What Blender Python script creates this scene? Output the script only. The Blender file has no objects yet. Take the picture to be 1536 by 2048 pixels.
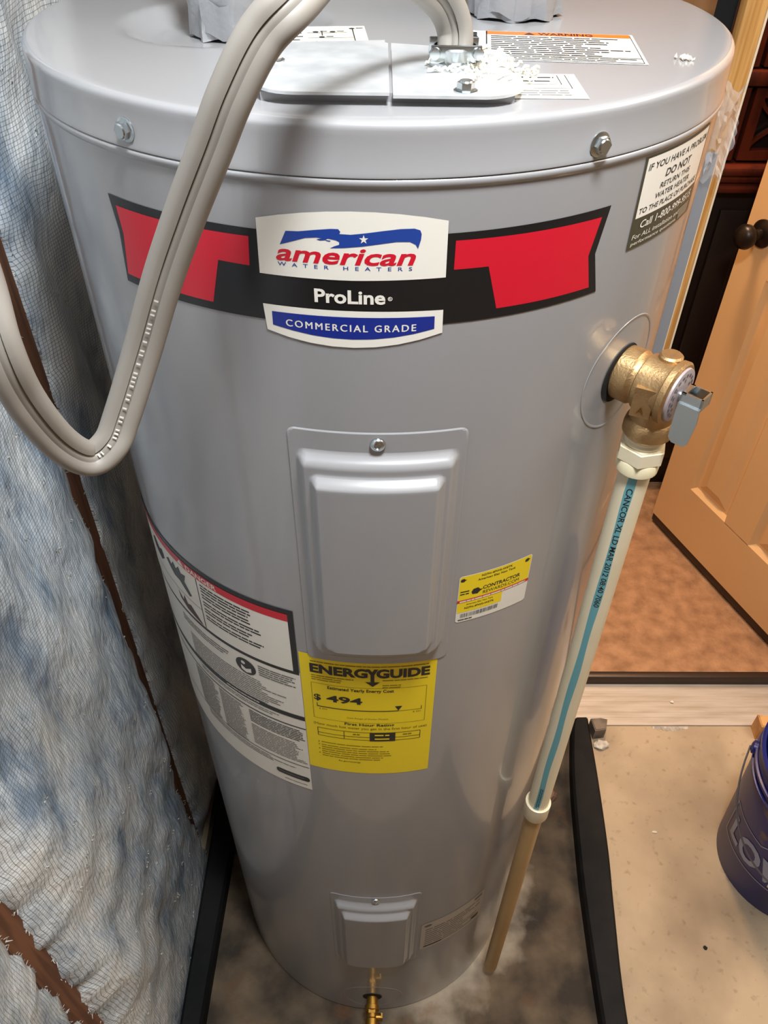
import bpy, bmesh, math, random
from mathutils import Vector, Matrix
random.seed(7)
S = bpy.context.scene
COL = S.collection
PI = math.pi
def rad(a): return a * PI / 180
def lin(c):
    return tuple(((v/255)/12.92 if v/255 <= .04045 else ((v/255+.055)/1.055)**2.4) for v in c) + (1,)

# ------------------------------------------------------------------ camera
cam_d = bpy.data.cameras.new('camera'); cam = bpy.data.objects.new('camera', cam_d); COL.objects.link(cam)
pit, roll, yaw = .7484, .012, .0113
fw = Vector((math.sin(yaw)*math.cos(pit), math.cos(yaw)*math.cos(pit), -math.sin(pit)))
rt = Vector((math.cos(yaw), -math.sin(yaw), 0)); up = rt.cross(fw)
r2 = math.cos(roll)*rt + math.sin(roll)*up; u2 = -math.sin(roll)*rt + math.cos(roll)*up
M = Matrix((r2, u2, -fw)).transposed().to_4x4(); M.translation = (0, -.7026, 1.6608)
cam.matrix_world = M
cam_d.sensor_fit = 'VERTICAL'; cam_d.sensor_height = 36; cam_d.lens = 1581.75/2048*36
cam_d.clip_start = .01
S.camera = cam

# ------------------------------------------------------------------ world, lamps, exposure
W = bpy.data.worlds.new('world'); S.world = W; W.use_nodes = True
W.node_tree.nodes['Background'].inputs[0].default_value = (1, .93, .85, 1)
W.node_tree.nodes['Background'].inputs[1].default_value = .05
def area(name, loc, target, size, power, color, size_y=None, spread=180):
    d = bpy.data.lights.new(name, 'AREA'); d.energy = power; d.color = color; d.size = size
    if size_y: d.shape = 'RECTANGLE'; d.size_y = size_y
    d.spread = rad(spread)
    o = bpy.data.objects.new(name, d); COL.objects.link(o); o.location = loc
    o.rotation_euler = (Vector(target)-Vector(loc)).to_track_quat('-Z', 'Y').to_euler()
    return o
area('ceiling_lamp', (.14, -.54, 2.28), (.14, -.52, 0), .20, 24, (.92, .965, 1.0))
area('garage_lamp', (1.55, .0, 2.44), (1.35, .0, 0), .9, 26, (1.0, .86, .71))
area('hall_lamp', (.45, 1.05, 2.40), (.55, .95, 0), .25, 36, (1.0, .68, .42))
S.view_settings.view_transform = 'Standard'; S.view_settings.look = 'None'
S.view_settings.gamma = 1; S.view_settings.use_curve_mapping = False
S.view_settings.exposure = 0.0

# ------------------------------------------------------------------ materials
def mat(name, c, rough=.5, metal=0, spec=.5, coat=0, c2=None, scale=20, detail=4, lo=.4, hi=.6, bump=0, bscale=None, stretch=None, trans=0, alpha=1):
    m = bpy.data.materials.new(name); m.use_nodes = True
    nt = m.node_tree; b = nt.nodes['Principled BSDF']
    b.inputs['Base Color'].default_value = lin(c)
    b.inputs['Roughness'].default_value = rough; b.inputs['Metallic'].default_value = metal
    b.inputs['Specular IOR Level'].default_value = spec; b.inputs['Coat Weight'].default_value = coat
    b.inputs['Transmission Weight'].default_value = trans; b.inputs['Alpha'].default_value = alpha
    tc = nt.nodes.new('ShaderNodeTexCoord'); vec = tc.outputs['Object']
    if stretch:
        mp = nt.nodes.new('ShaderNodeMapping'); mp.inputs['Scale'].default_value = stretch
        nt.links.new(vec, mp.inputs['Vector']); vec = mp.outputs[0]
    if c2:
        n = nt.nodes.new('ShaderNodeTexNoise'); n.inputs['Scale'].default_value = scale; n.inputs['Detail'].default_value = detail
        nt.links.new(vec, n.inputs['Vector'])
        r = nt.nodes.new('ShaderNodeValToRGB'); r.color_ramp.elements[0].position = lo; r.color_ramp.elements[1].position = hi
        r.color_ramp.elements[0].color = lin(c); r.color_ramp.elements[1].color = lin(c2)
        nt.links.new(n.outputs[0], r.inputs[0]); nt.links.new(r.outputs[0], b.inputs['Base Color'])
    if bump:
        n2 = nt.nodes.new('ShaderNodeTexNoise'); n2.inputs['Scale'].default_value = bscale or scale; n2.inputs['Detail'].default_value = 5
        nt.links.new(vec, n2.inputs['Vector'])
        bp = nt.nodes.new('ShaderNodeBump'); bp.inputs['Strength'].default_value = bump; bp.inputs['Distance'].default_value = .004
        nt.links.new(n2.outputs[0], bp.inputs['Height']); nt.links.new(bp.outputs[0], b.inputs['Normal'])
    return m
MT = {}
def C3(name, c, rough=.35):
    if name not in MT: MT[name] = mat(name, c, rough)
    return MT[name]
enamel = mat('grey_enamel', (143, 142, 143), .30, spec=.6, coat=.6, c2=(147, 146, 147), scale=3)
enamel.node_tree.nodes['Principled BSDF'].inputs['Coat Roughness'].default_value = .07
galv = mat('galvanised_steel', (214, 217, 219), .46, .75, c2=(236, 238, 239), scale=45, detail=2, lo=.35, hi=.65, bump=.08, bscale=30)
steel = mat('zinc_steel', (190, 196, 198), .25, 1)
brass = mat('cast_brass', (172, 140, 98), .44, .9, c2=(188, 155, 110), scale=60, bump=.14, bscale=500)
brass2 = mat('yellow_brass', (168, 126, 58), .42, 1)
pvc = mat('cream_plastic', (226, 214, 184), .38, c2=(216, 200, 164), scale=9, lo=.5, hi=.75)
cpvc = mat('tan_plastic', (172, 138, 92), .42, c2=(184, 152, 104), scale=7, lo=.4, hi=.7)
cablem = mat('grey_cable_jacket', (134, 128, 120), .5)
foil = mat('grey_duct_tape', (150, 151, 153), .38, .35, bump=.7, bscale=38)
black = mat('black_rubber', (15, 16, 17), .65, spec=.2, c2=(26, 25, 25), scale=14, bump=.2, bscale=60)
blackgap = mat('black_void', (8, 8, 8), .8)
kraft = mat('kraft_paper', (140, 98, 62), .42, c2=(158, 114, 74), scale=6, stretch=(.6, 1, 7), bump=.25, bscale=9)
stud_w = mat('stud_wood', (92, 58, 38), .7, c2=(118, 76, 50), scale=9, stretch=(12, 12, .8), bump=.25)
jamb_w = mat('jamb_wood', (200, 152, 88), .5, c2=(176, 124, 62), scale=10, stretch=(22, 22, .7), bump=.12)
jamb_p = mat('jamb_paint', (226, 206, 176), .5)
wallp = mat('painted_wall', (206, 196, 180), .8, c2=(200, 189, 172), scale=4)
hallp = mat('hall_paint', (214, 196, 168), .8)
ceilp = mat('ceiling_paint', (228, 224, 216), .85)
carpetm = mat('carpet_pile', (180, 138, 104), .95, spec=.1, c2=(142, 106, 78), scale=24, detail=12, lo=.36, hi=.70, bump=1, bscale=130)
doorm = mat('door_paint', (226, 184, 132), .45, c2=(222, 180, 128), scale=3)
woodd = mat('dark_mahogany', (92, 36, 20), .35, c2=(60, 22, 14), scale=8, stretch=(3, 3, .8))
woodb = mat('black_brown_wood', (26, 15, 12), .4)
knobm = mat('dark_bronze', (34, 26, 22), .35, .5)
bronze = mat('dark_bronze_trim', (58, 44, 36), .4, .3)
alu = mat('threshold_aluminium', (192, 180, 168), .5, .15, c2=(172, 158, 142), scale=8, stretch=(1, 9, 1), lo=.4, hi=.7)
bucketm = mat('blue_plastic', (20, 28, 104), .38, c2=(96, 78, 70), scale=11, detail=8, lo=.64, hi=.70)
wire = mat('bail_wire', (120, 118, 122), .4, .8)
white_pl = mat('white_plastic', (226, 222, 214), .45)
mortar = mat('mortar', (206, 200, 190), .9, c2=(170, 160, 148), scale=60, bump=.6)
greyb = mat('grey_concrete_lump', (126, 112, 98), .9, c2=(104, 92, 80), scale=40, bump=.5)
cardb = mat('raw_wood', (206, 158, 102), .8, c2=(178, 126, 76), scale=30, bump=.4)
film = mat('clear_film', (240, 240, 242), .12, alpha=.28, spec=.8)
tape = mat('grey_tape', (140, 144, 152), .4, .2)
pinkstone = mat('stone', (150, 116, 98), .8, c2=(120, 90, 74), scale=60)
paint = mat('white_shred', (226, 222, 208), .7, c2=(206, 198, 180), scale=80)
tagm = mat('tag_metal', (168, 156, 158), .5, .3)
hole_shade = mat('dark_hole', (14, 13, 13), .8)

def mk_concrete():
    m = mat('garage_concrete', (184, 163, 135), .75, c2=(142, 124, 102), scale=4.5, detail=10, lo=.42, hi=.74, bump=.3, bscale=40)
    nt = m.node_tree; b = nt.nodes['Principled BSDF']
    ramp = [n for n in nt.nodes if n.type == 'VALTORGB'][0]
    tc = [n for n in nt.nodes if n.type == 'TEX_COORD'][0]
    n = nt.nodes.new('ShaderNodeTexNoise'); n.inputs['Scale'].default_value = 60; n.inputs['Detail'].default_value = 6
    nt.links.new(tc.outputs['Object'], n.inputs['Vector'])
    r = nt.nodes.new('ShaderNodeValToRGB'); r.color_ramp.elements[0].position = .60; r.color_ramp.elements[1].position = .74
    r.color_ramp.elements[0].color = (1, 1, 1, 1); r.color_ramp.elements[1].color = (.55, .48, .42, 1)
    nt.links.new(n.outputs[0], r.inputs[0])
    mx = nt.nodes.new('ShaderNodeMix'); mx.data_type = 'RGBA'; mx.blend_type = 'MULTIPLY'; mx.inputs[0].default_value = .6
    nt.links.new(ramp.outputs[0], mx.inputs[6]); nt.links.new(r.outputs[0], mx.inputs[7])
    nt.links.new(mx.outputs[2], b.inputs['Base Color'])
    return m
concrete = mk_concrete()

def mk_dirty():
    m = mat('dirty_concrete', (56, 47, 37), .85, c2=(128, 108, 84), scale=11, detail=14, lo=.38, hi=.80, bump=.8, bscale=60)
    nt = m.node_tree; b = nt.nodes['Principled BSDF']
    ramp = [n for n in nt.nodes if n.type == 'VALTORGB'][0]; tc = [n for n in nt.nodes if n.type == 'TEX_COORD'][0]
    # limescale crust around the tank foot
    sx = nt.nodes.new('ShaderNodeSeparateXYZ'); nt.links.new(tc.outputs['Object'], sx.inputs[0])
    vm = nt.nodes.new('ShaderNodeVectorMath'); vm.operation = 'MULTIPLY'; vm.inputs[1].default_value = (1, 1, 0)
    nt.links.new(tc.outputs['Object'], vm.inputs[0])
    ln = nt.nodes.new('ShaderNodeVectorMath'); ln.operation = 'LENGTH'; nt.links.new(vm.outputs[0], ln.inputs[0])
    n = nt.nodes.new('ShaderNodeTexNoise'); n.inputs['Scale'].default_value = 16; n.inputs['Detail'].default_value = 8
    nt.links.new(tc.outputs['Object'], n.inputs['Vector'])
    ma = nt.nodes.new('ShaderNodeMath'); ma.operation = 'MULTIPLY_ADD'; ma.inputs[1].default_value = .16
    nt.links.new(n.outputs[0], ma.inputs[0]); nt.links.new(ln.outputs['Value'], ma.inputs[2])
    r1 = nt.nodes.new('ShaderNodeMapRange'); r1.inputs[1].default_value = .338; r1.inputs[2].default_value = .402; r1.inputs[3].default_value = 1; r1.inputs[4].default_value = 0
    nt.links.new(ma.outputs[0], r1.inputs[0])
    r2_ = nt.nodes.new('ShaderNodeMapRange'); r2_.inputs[1].default_value = .0; r2_.inputs[2].default_value = .12
    nt.links.new(sx.outputs[0], r2_.inputs[0])
    mu = nt.nodes.new('ShaderNodeMath'); mu.operation = 'MULTIPLY'; nt.links.new(r1.outputs[0], mu.inputs[0]); nt.links.new(r2_.outputs[0], mu.inputs[1])
    mx = nt.nodes.new('ShaderNodeMix'); mx.data_type = 'RGBA'; mx.inputs[7].default_value = lin((176, 162, 142))
    nt.links.new(mu.outputs[0], mx.inputs[0]); nt.links.new(ramp.outputs[0], mx.inputs[6])
    # rust blotches
    n3 = nt.nodes.new('ShaderNodeTexNoise'); n3.inputs['Scale'].default_value = 13; n3.inputs['Detail'].default_value = 7; n3.noise_dimensions = '4D'; n3.inputs['W'].default_value = 3
    nt.links.new(tc.outputs['Object'], n3.inputs['Vector'])
    r3 = nt.nodes.new('ShaderNodeMapRange'); r3.inputs[1].default_value = .58; r3.inputs[2].default_value = .7; r3.inputs[4].default_value = .7
    nt.links.new(n3.outputs[0], r3.inputs[0])
    mx2 = nt.nodes.new('ShaderNodeMix'); mx2.data_type = 'RGBA'; mx2.inputs[7].default_value = lin((104, 70, 42))
    nt.links.new(r3.outputs[0], mx2.inputs[0]); nt.links.new(mx.outputs[2], mx2.inputs[6])
    nt.links.new(mx2.outputs[2], b.inputs['Base Color'])
    return m
dirty = mk_dirty()

def mk_scrim():
    """white-and-blue plastic facing with a fine dark reinforcing grid"""
    m = bpy.data.materials.new('scrim_facing'); m.use_nodes = True; nt = m.node_tree; L = nt.links; N = nt.nodes.new
    b = nt.nodes['Principled BSDF']; b.inputs['Roughness'].default_value = .36; b.inputs['Specular IOR Level'].default_value = .6
    tc = N('ShaderNodeTexCoord')
    n = N('ShaderNodeTexNoise'); n.inputs['Scale'].default_value = 9; n.inputs['Detail'].default_value = 9; n.inputs['Roughness'].default_value = .62
    mp = N('ShaderNodeMapping'); mp.inputs['Rotation'].default_value = (rad(20), 0, 0); mp.inputs['Scale'].default_value = (1, 1.6, .6)
    L.new(tc.outputs['Object'], mp.inputs[0]); L.new(mp.outputs[0], n.inputs['Vector'])
    r = N('ShaderNodeValToRGB'); e = r.color_ramp.elements
    e[0].position = .36; e[0].color = lin((140, 158, 178)); e[1].position = .62; e[1].color = lin((242, 244, 243))
    k = e.new(.48); k.color = lin((208, 217, 224))
    L.new(n.outputs[0], r.inputs[0])
    # warped grid
    nw = N('ShaderNodeTexNoise'); nw.inputs['Scale'].default_value = 9; L.new(tc.outputs['Object'], nw.inputs['Vector'])
    wv = N('ShaderNodeVectorMath'); wv.operation = 'MULTIPLY_ADD'; wv.inputs[1].default_value = (.02, .02, .02)
    L.new(nw.outputs['Color'], wv.inputs[0]); L.new(tc.outputs['Object'], wv.inputs[2])
    sp = N('ShaderNodeSeparateXYZ'); L.new(wv.outputs[0], sp.inputs[0])
    outs = []
    for i in (1, 2):
        d = N('ShaderNodeMath'); d.operation = 'DIVIDE'; d.inputs[1].default_value = .0043; L.new(sp.outputs[i], d.inputs[0])
        f = N('ShaderNodeMath'); f.operation = 'FRACT'; L.new(d.outputs[0], f.inputs[0])
        c = N('ShaderNodeMath'); c.operation = 'LESS_THAN'; c.inputs[1].default_value = .13; L.new(f.outputs[0], c.inputs[0]); outs.append(c)
    mxm = N('ShaderNodeMath'); mxm.operation = 'MAXIMUM'; L.new(outs[0].outputs[0], mxm.inputs[0]); L.new(outs[1].outputs[0], mxm.inputs[1])
    mx = N('ShaderNodeMix'); mx.data_type = 'RGBA'; mx.inputs[7].default_value = lin((52, 64, 80))
    mu = N('ShaderNodeMath'); mu.operation = 'MULTIPLY'; mu.inputs[1].default_value = .72; L.new(mxm.outputs[0], mu.inputs[0])
    L.new(mu.outputs[0], mx.inputs[0]); L.new(r.outputs[0], mx.inputs[6]); L.new(mx.outputs[2], b.inputs['Base Color'])
    nb = N('ShaderNodeTexNoise'); nb.inputs['Scale'].default_value = 70; nb.inputs['Detail'].default_value = 4; L.new(mp.outputs[0], nb.inputs['Vector'])
    bp = N('ShaderNodeBump'); bp.inputs['Strength'].default_value = .8; bp.inputs['Distance'].default_value = .005; L.new(nb.outputs[0], bp.inputs['Height'])
    L.new(bp.outputs[0], b.inputs['Normal'])
    return m
scrim = mk_scrim()

# ------------------------------------------------------------------ mesh helpers
def link(name, me, parent=None):
    o = bpy.data.objects.new(name, me); COL.objects.link(o)
    if parent: o.parent = parent
    return o
def obj(name, bm, mats, parent=None, smooth=True, angle=40):
    bmesh.ops.recalc_face_normals(bm, faces=bm.faces[:])
    me = bpy.data.meshes.new(name); bm.to_mesh(me); bm.free()
    for m in (mats if isinstance(mats, (list, tuple)) else [mats]): me.materials.append(m)
    if smooth:
        me.shade_smooth()
        me.set_sharp_from_angle(angle=rad(angle))
    return link(name, me, parent)
def thing(name, label, cat, loc=(0, 0, 0), group=None):
    o = bpy.data.objects.new(name, None); COL.objects.link(o); o.location = loc; o.empty_display_size = .05
    o['label'] = label; o['category'] = cat
    if group: o['group'] = group
    bpy.context.view_layer.update()
    return o
def tag(o, label, cat, group=None):
    o['label'] = label; o['category'] = cat
    if group: o['group'] = group
    return o
def struct(o): o['kind'] = 'structure'; return o
def box(bm, x0, x1, y0, y1, z0, z1, mi=0, bev=0):
    vs = [bm.verts.new(p) for p in ((x0,y0,z0),(x1,y0,z0),(x1,y1,z0),(x0,y1,z0),(x0,y0,z1),(x1,y0,z1),(x1,y1,z1),(x0,y1,z1))]
    fs = [bm.faces.new([vs[i] for i in q]) for q in ((0,3,2,1),(4,5,6,7),(0,1,5,4),(1,2,6,5),(2,3,7,6),(3,0,4,7))]
    for f in fs: f.material_index = mi
    if bev: bmesh.ops.bevel(bm, geom=list({e for f in fs for e in f.edges}), offset=bev, segments=2, profile=.5, affect='EDGES')
def bxobj(name, dims, m, parent=None, bev=0):
    bm = bmesh.new(); box(bm, *dims, bev=bev); return obj(name, bm, m, parent, smooth=bev > 0)
def lathe(bm, prof, n=48, mat4=None, mi=0, a0=0, a1=2*PI):
    """prof: list of (r,z); r==0 ends are capped to a point"""
    full = abs(a1-a0-2*PI) < 1e-6
    m = n if full else n+1
    rings = []
    for r, z in prof:
        if r < 1e-7: rings.append([bm.verts.new((0, 0, z))])
        else: rings.append([bm.verts.new((r*math.cos(a0+(a1-a0)*i/n), r*math.sin(a0+(a1-a0)*i/n), z)) for i in range(m)])
    fs = []
    for a, b in zip(rings, rings[1:]):
        for i in range(n):
            j = (i+1) % m
            if len(a) == 1 and len(b) == 1: continue
            if len(a) == 1: f = bm.faces.new((a[0], b[i], b[j]))
            elif len(b) == 1: f = bm.faces.new((a[i], a[j], b[0]))
            else: f = bm.faces.new((a[i], a[j], b[j], b[i]))
            f.material_index = mi; fs.append(f)
    if mat4: bmesh.ops.transform(bm, matrix=mat4, verts=[v for r in rings for v in r])
    return fs
def prism(bm, pts, z0, z1, mi=0, mat4=None, bev=0):
    lo = [bm.verts.new((x, y, z0)) for x, y in pts]; hi = [bm.verts.new((x, y, z1)) for x, y in pts]
    n = len(pts); fs = [bm.faces.new(lo[::-1]), bm.faces.new(hi)]
    for i in range(n): fs.append(bm.faces.new((lo[i], lo[(i+1) % n], hi[(i+1) % n], hi[i])))
    for f in fs: f.material_index = mi
    if bev: bmesh.ops.bevel(bm, geom=fs[1].edges[:], offset=bev, segments=2, affect='EDGES')
    if mat4: bmesh.ops.transform(bm, matrix=mat4, verts=list({v for f in bm.faces if f.material_index == mi for v in f.verts}) if bev else lo+hi)
def catmull(pts, n=14):
    P = [Vector(p) for p in pts]; P = [2*P[0]-P[1]] + P + [2*P[-1]-P[-2]]; out = []
    for i in range(1, len(P)-2):
        a, b, c, d = P[i-1:i+3]
        for k in range(n):
            t = k/n; out.append(.5*((2*b)+(c-a)*t+(2*a-5*b+4*c-d)*t*t+(3*b-a-3*c+d)*t**3))
    out.append(P[-2]); return out
def sweep(bm, path, section, mi=0, up0=Vector((0, 0, 1)), side=None, cap=True):
    """section: list of (a,b) in the (side, normal) frame; side: function(i,t)->Vector or None for parallel transport"""
    rings = []; prev = None
    for i, p in enumerate(path):
        t = (path[min(i+1, len(path)-1)]-path[max(i-1, 0)]).normalized()
        if side: s = side(i, t); s = (s-t*s.dot(t)).normalized()
        else:
            s = prev if prev else t.orthogonal(); s = (s-t*s.dot(t)).normalized(); prev = s
        nrm = t.cross(s)
        rings.append([bm.verts.new(p+s*a+nrm*b) for a, b in section])
    m = len(section)
    for a, b in zip(rings, rings[1:]):
        for k in range(m):
            bm.faces.new((a[k], a[(k+1) % m], b[(k+1) % m], b[k])).material_index = mi
    if cap: bm.faces.new(rings[0][::-1]).material_index = mi; bm.faces.new(rings[-1]).material_index = mi
def circ(r, n=12): return [(r*math.cos(2*PI*i/n), r*math.sin(2*PI*i/n)) for i in range(n)]

# ------------------------------------------------------------------ flat print: polygons and lettering laid on a surface
R = .26
def text_bm(txt, bold=0, shear=0, sp=1.0):
    cu = bpy.data.curves.new('t', 'FONT'); cu.body = txt; cu.size = 1; cu.resolution_u = 3; cu.offset = bold; cu.shear = shear; cu.space_character = sp
    o = bpy.data.objects.new('t', cu); COL.objects.link(o)
    dg = bpy.context.evaluated_depsgraph_get(); ev = o.evaluated_get(dg); me = ev.to_mesh()
    vs = [v.co.copy() for v in me.vertices]; fs = [tuple(p.vertices) for p in me.polygons]
    ev.to_mesh_clear(); bpy.data.objects.remove(o); bpy.data.curves.remove(cu)
    return vs, fs
class Print:
    """collects flat ink in (u,v) metres; place(u,v,layer)->xyz puts it on its surface"""
    def __init__(s, place, slice_u=.006):
        s.bm = bmesh.new(); s.tbs = {}; s.place = place; s.mats = []; s.step = slice_u
        s.lay = s.bm.verts.layers.float.new('lay'); s.use('lettering')
    def use(s, nm):
        if nm not in s.tbs: b = bmesh.new(); s.tbs[nm] = (b, b.verts.layers.float.new('lay'))
        s.tb, s.tlay = s.tbs[nm]
    def mi(s, m):
        if m not in s.mats: s.mats.append(m)
        return s.mats.index(m)
    def poly(s, pts, m, layer=0):
        vs = [s.bm.verts.new((x, y, 0)) for x, y in pts]
        for v in vs: v[s.lay] = layer
        f = s.bm.faces.new(vs); f.material_index = s.mi(m)
    def rect(s, u0, v0, u1, v1, m, layer=1, round_=0):
        if round_:
            pts = []
            for cx, cy, a in ((u1-round_, v1-round_, 0), (u0+round_, v1-round_, 90), (u0+round_, v0+round_, 180), (u1-round_, v0+round_, 270)):
                for k in range(5): pts.append((cx+round_*math.cos(rad(a+22.5*k)), cy+round_*math.sin(rad(a+22.5*k))))
            s.poly(pts, m, layer)
        else: s.poly([(u0, v0), (u1, v0), (u1, v1), (u0, v1)], m, layer)
    def disc(s, u, v, r, m, layer=1, n=20, ry=None): s.poly([(u+r*math.cos(2*PI*i/n), v+(ry or r)*math.sin(2*PI*i/n)) for i in range(n)], m, layer)
    def text(s, txt, u0, u1, v0, v1, m, layer=2, bold=0, shear=0, sp=1.0, fn=None):
        """lettering stretched to the box u0..u1, v0..v1 (v0 the lowest, v1 the highest ink)"""
        vs, fs = text_bm(txt, bold, shear, sp)
        if not vs: return
        xs = [v.x for v in vs]; ys = [v.y for v in vs]
        fx = (u1-u0)/(max(xs)-min(xs)); fy = (v1-v0)/(max(ys)-min(ys))
        nv = []
        for v in vs:
            x, y = u0+(v.x-min(xs))*fx, v0+(v.y-min(ys))*fy
            if fn: x, y = fn(x, y)
            w = s.tb.verts.new((x, y, 0)); w[s.tlay] = layer; nv.append(w)
        k = s.mi(m)
        for f in fs:
            try: s.tb.faces.new([nv[i] for i in f]).material_index = k
            except ValueError: pass
    def lines(s, u0, u1, v_top, n, pitch, h, m, layer=2, ragged=.25, fn=None):
        """rows of fine print too small to read: word-long dashes"""
        keep = (s.tb, s.tlay); s.use('fine_print')
        for k in range(n):
            v = v_top-k*pitch; u = u0; end = u1-(u1-u0)*random.random()*ragged
            while u < end:
                w = random.uniform(1.0, 4.0)*pitch
                a = [(u, v-h), (min(u+w, end), v-h), (min(u+w, end), v), (u, v)]
                if fn: a = [fn(*p) for p in a]
                vs = [s.tb.verts.new((x, y, 0)) for x, y in a]
                for q in vs: q[s.tlay] = layer
                s.tb.faces.new(vs).material_index = s.mi(m)
                u += w+.22*pitch
        s.tb, s.tlay = keep
    def build(s, name, parent):
        out = []
        for bm, lay, nm in [(s.bm, s.lay, name)]+[(b, l, k) for k, (b, l) in s.tbs.items()]:
            if not bm.verts: bm.free(); out.append(None); continue
            bmesh.ops.triangulate(bm, faces=bm.faces[:])
            xs = [v.co.x for v in bm.verts]; a, b = min(xs), max(xs)
            if s.step:
                u = a+s.step
                while u < b:
                    bmesh.ops.bisect_plane(bm, geom=bm.verts[:]+bm.edges[:]+bm.faces[:], plane_co=(u, 0, 0), plane_no=(1, 0, 0)); u += s.step
            for v in bm.verts: v.co = s.place(v.co.x, v.co.y, v[lay])
            me = bpy.data.meshes.new(nm); bm.to_mesh(me); bm.free()
            for m in s.mats: me.materials.append(m)
            K = nm == 'fine_print'
            out.append(link(nm, me, parent if nm == name else (out[0] or parent)))
            if K: out[-1]['kind'] = 'stuff'
        return out[0]
D = R*PI/180                                    # metres of arc per degree on the tank
def on_tank(u, v, l):
    r = R+.0004+.00012*l; t = u/R
    return Vector((r*math.sin(t), -r*math.cos(t), v))
def dg(pts): return [(a*D, z) for a, z in pts]
def tank_pt(deg, z, r=R): return Vector((r*math.sin(rad(deg)), -r*math.cos(rad(deg)), z))
def tank_frame(deg, z, r=R):
    """matrix whose local z points out of the tank, local y up"""
    t = rad(deg); n = Vector((math.sin(t), -math.cos(t), 0)); y = Vector((0, 0, 1)); x = y.cross(n)
    m = Matrix((x, y, n)).transposed().to_4x4(); m.translation = tank_pt(deg, z, r); return m

# ================================================================== the setting
struct(bxobj('floor', (-3, 3, -3, .45, -.10, 0), concrete))
bm = bmesh.new()
# stained slab under the heater, between the curb strips
prism(bm, [(-.36, -.62), (.42, -.62), (.425, -.1), (.45, .2), (.47, .345), (-.36, .345)], -.02, .0015)
struct(obj('floor', bm, dirty, smooth=False))
struct(bxobj('floor', (-.5, 3, .45, 3.2, -.10, .042), carpetm)).name = 'floor_carpet'
wl = struct(bxobj('wall_left', (-.56, -.46, -3, .45, 0, 2.5), stud_w))
for y in (.036, -.40, -.836):
    struct(bxobj('trim_5', (-.46, -.372, y-.0165, y+.0165, 0, 2.5), stud_w))
struct(bxobj('wall_front', (-.56, 3, -3.1, -3, 0, 2.5), wallp))
struct(bxobj('wall_right', (2.9, 3, -3, .35, 0, 2.5), wallp))
struct(bxobj('ceiling', (-.56, 3, -3, 3.2, 2.5, 2.6), ceilp))
wb = struct(bxobj('wall_back', (-.46, .416, .41, .45, 0, 2.5), mat('back_board', (150, 146, 140), .8)))
bxobj('gap_shade_strip', (.400, .4285, .403, .409, 0, 2.3), blackgap, wb)  # flat black strip added to paint the shade in the gap beside the jamb
bm = bmesh.new()
for x0, x1 in ((.20, .375), (.374, .402)):
    nx = 6; nz = 40
    g = [[bm.verts.new((x0+(x1-x0)*i/nx, .40-.006*math.sin(PI*i/nx)-.002*math.sin(k*1.3+i), .05+2.3*k/nz)) for k in range(nz+1)] for i in range(nx+1)]
    for i in range(nx):
        for k in range(nz): bm.faces.new((g[i][k], g[i+1][k], g[i+1][k+1], g[i][k+1]))
obj('kraft_facing', bm, kraft, wb)
struct(bxobj('wall_right', (1.075, 2.9, .35, .45, 0, 2.5), wallp))
struct(bxobj('wall_back', (.416, 1.075, .35, .45, 2.08, 2.5), wallp))
struct(bxobj('wall_left', (-.5, -.4, .45, 3.2, 0, 2.5), hallp))
struct(bxobj('wall_back', (-.5, 3, 3.2, 3.3, 0, 2.5), hallp))
struct(bxobj('wall_right', (2.9, 3, .45, 3.2, 0, 2.5), hallp))
# door jamb beside the tank: stud, painted edge, weather strip
jb = struct(bxobj('trim_1', (.418, .4445, .35, .372, 0, 2.08), jamb_w, bev=.003))
bxobj('jamb_shade_piece', (.4285, .4445, .373, .45, 0, 2.08), stud_w, jb)  # darker wood added so the jamb's side reads as shaded gap
bxobj('painted_edge', (.4447, .4475, .352, .45, 0, 2.08), jamb_p, jb)
bxobj('painted_edge', (.4325, .4342, .3465, .3498, .05, 1.31), jamb_p, jb)
bxobj('weather_strip', (.414, .4323, .343, .3495, .05, 1.315), tape, jb, bev=.002)
jr = struct(bxobj('trim_2', (1.045, 1.075, .35, .45, 0, 2.08), jamb_p, bev=.002))
# aluminium threshold with ribs, and the dark nosing of the carpet behind
bm = bmesh.new()
prof = [(.336, 0), (.336, .004)]
for k in range(7):
    y = .342+k*.0138; z = .005+k*.0014
    prof += [(y, z), (y+.008, z+.0008), (y+.009, z+.0002), (y+.0125, z+.0005)]
prof += [(.444, .0155), (.444, 0)]
a = [bm.verts.new((.447, y, z)) for y, z in prof]; b = [bm.verts.new((1.045, y, z)) for y, z in prof]
for i in range(len(prof)): bm.faces.new((a[i], a[(i+1) % len(prof)], b[(i+1) % len(prof)], b[i]))
bm.faces.new(a); bm.faces.new(b[::-1])
struct(obj('trim_3', bm, alu, smooth=False))
struct(bxobj('trim_4', (.447, 1.045, .444, .462, .0, .0455), bronze, bev=.003))

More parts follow.
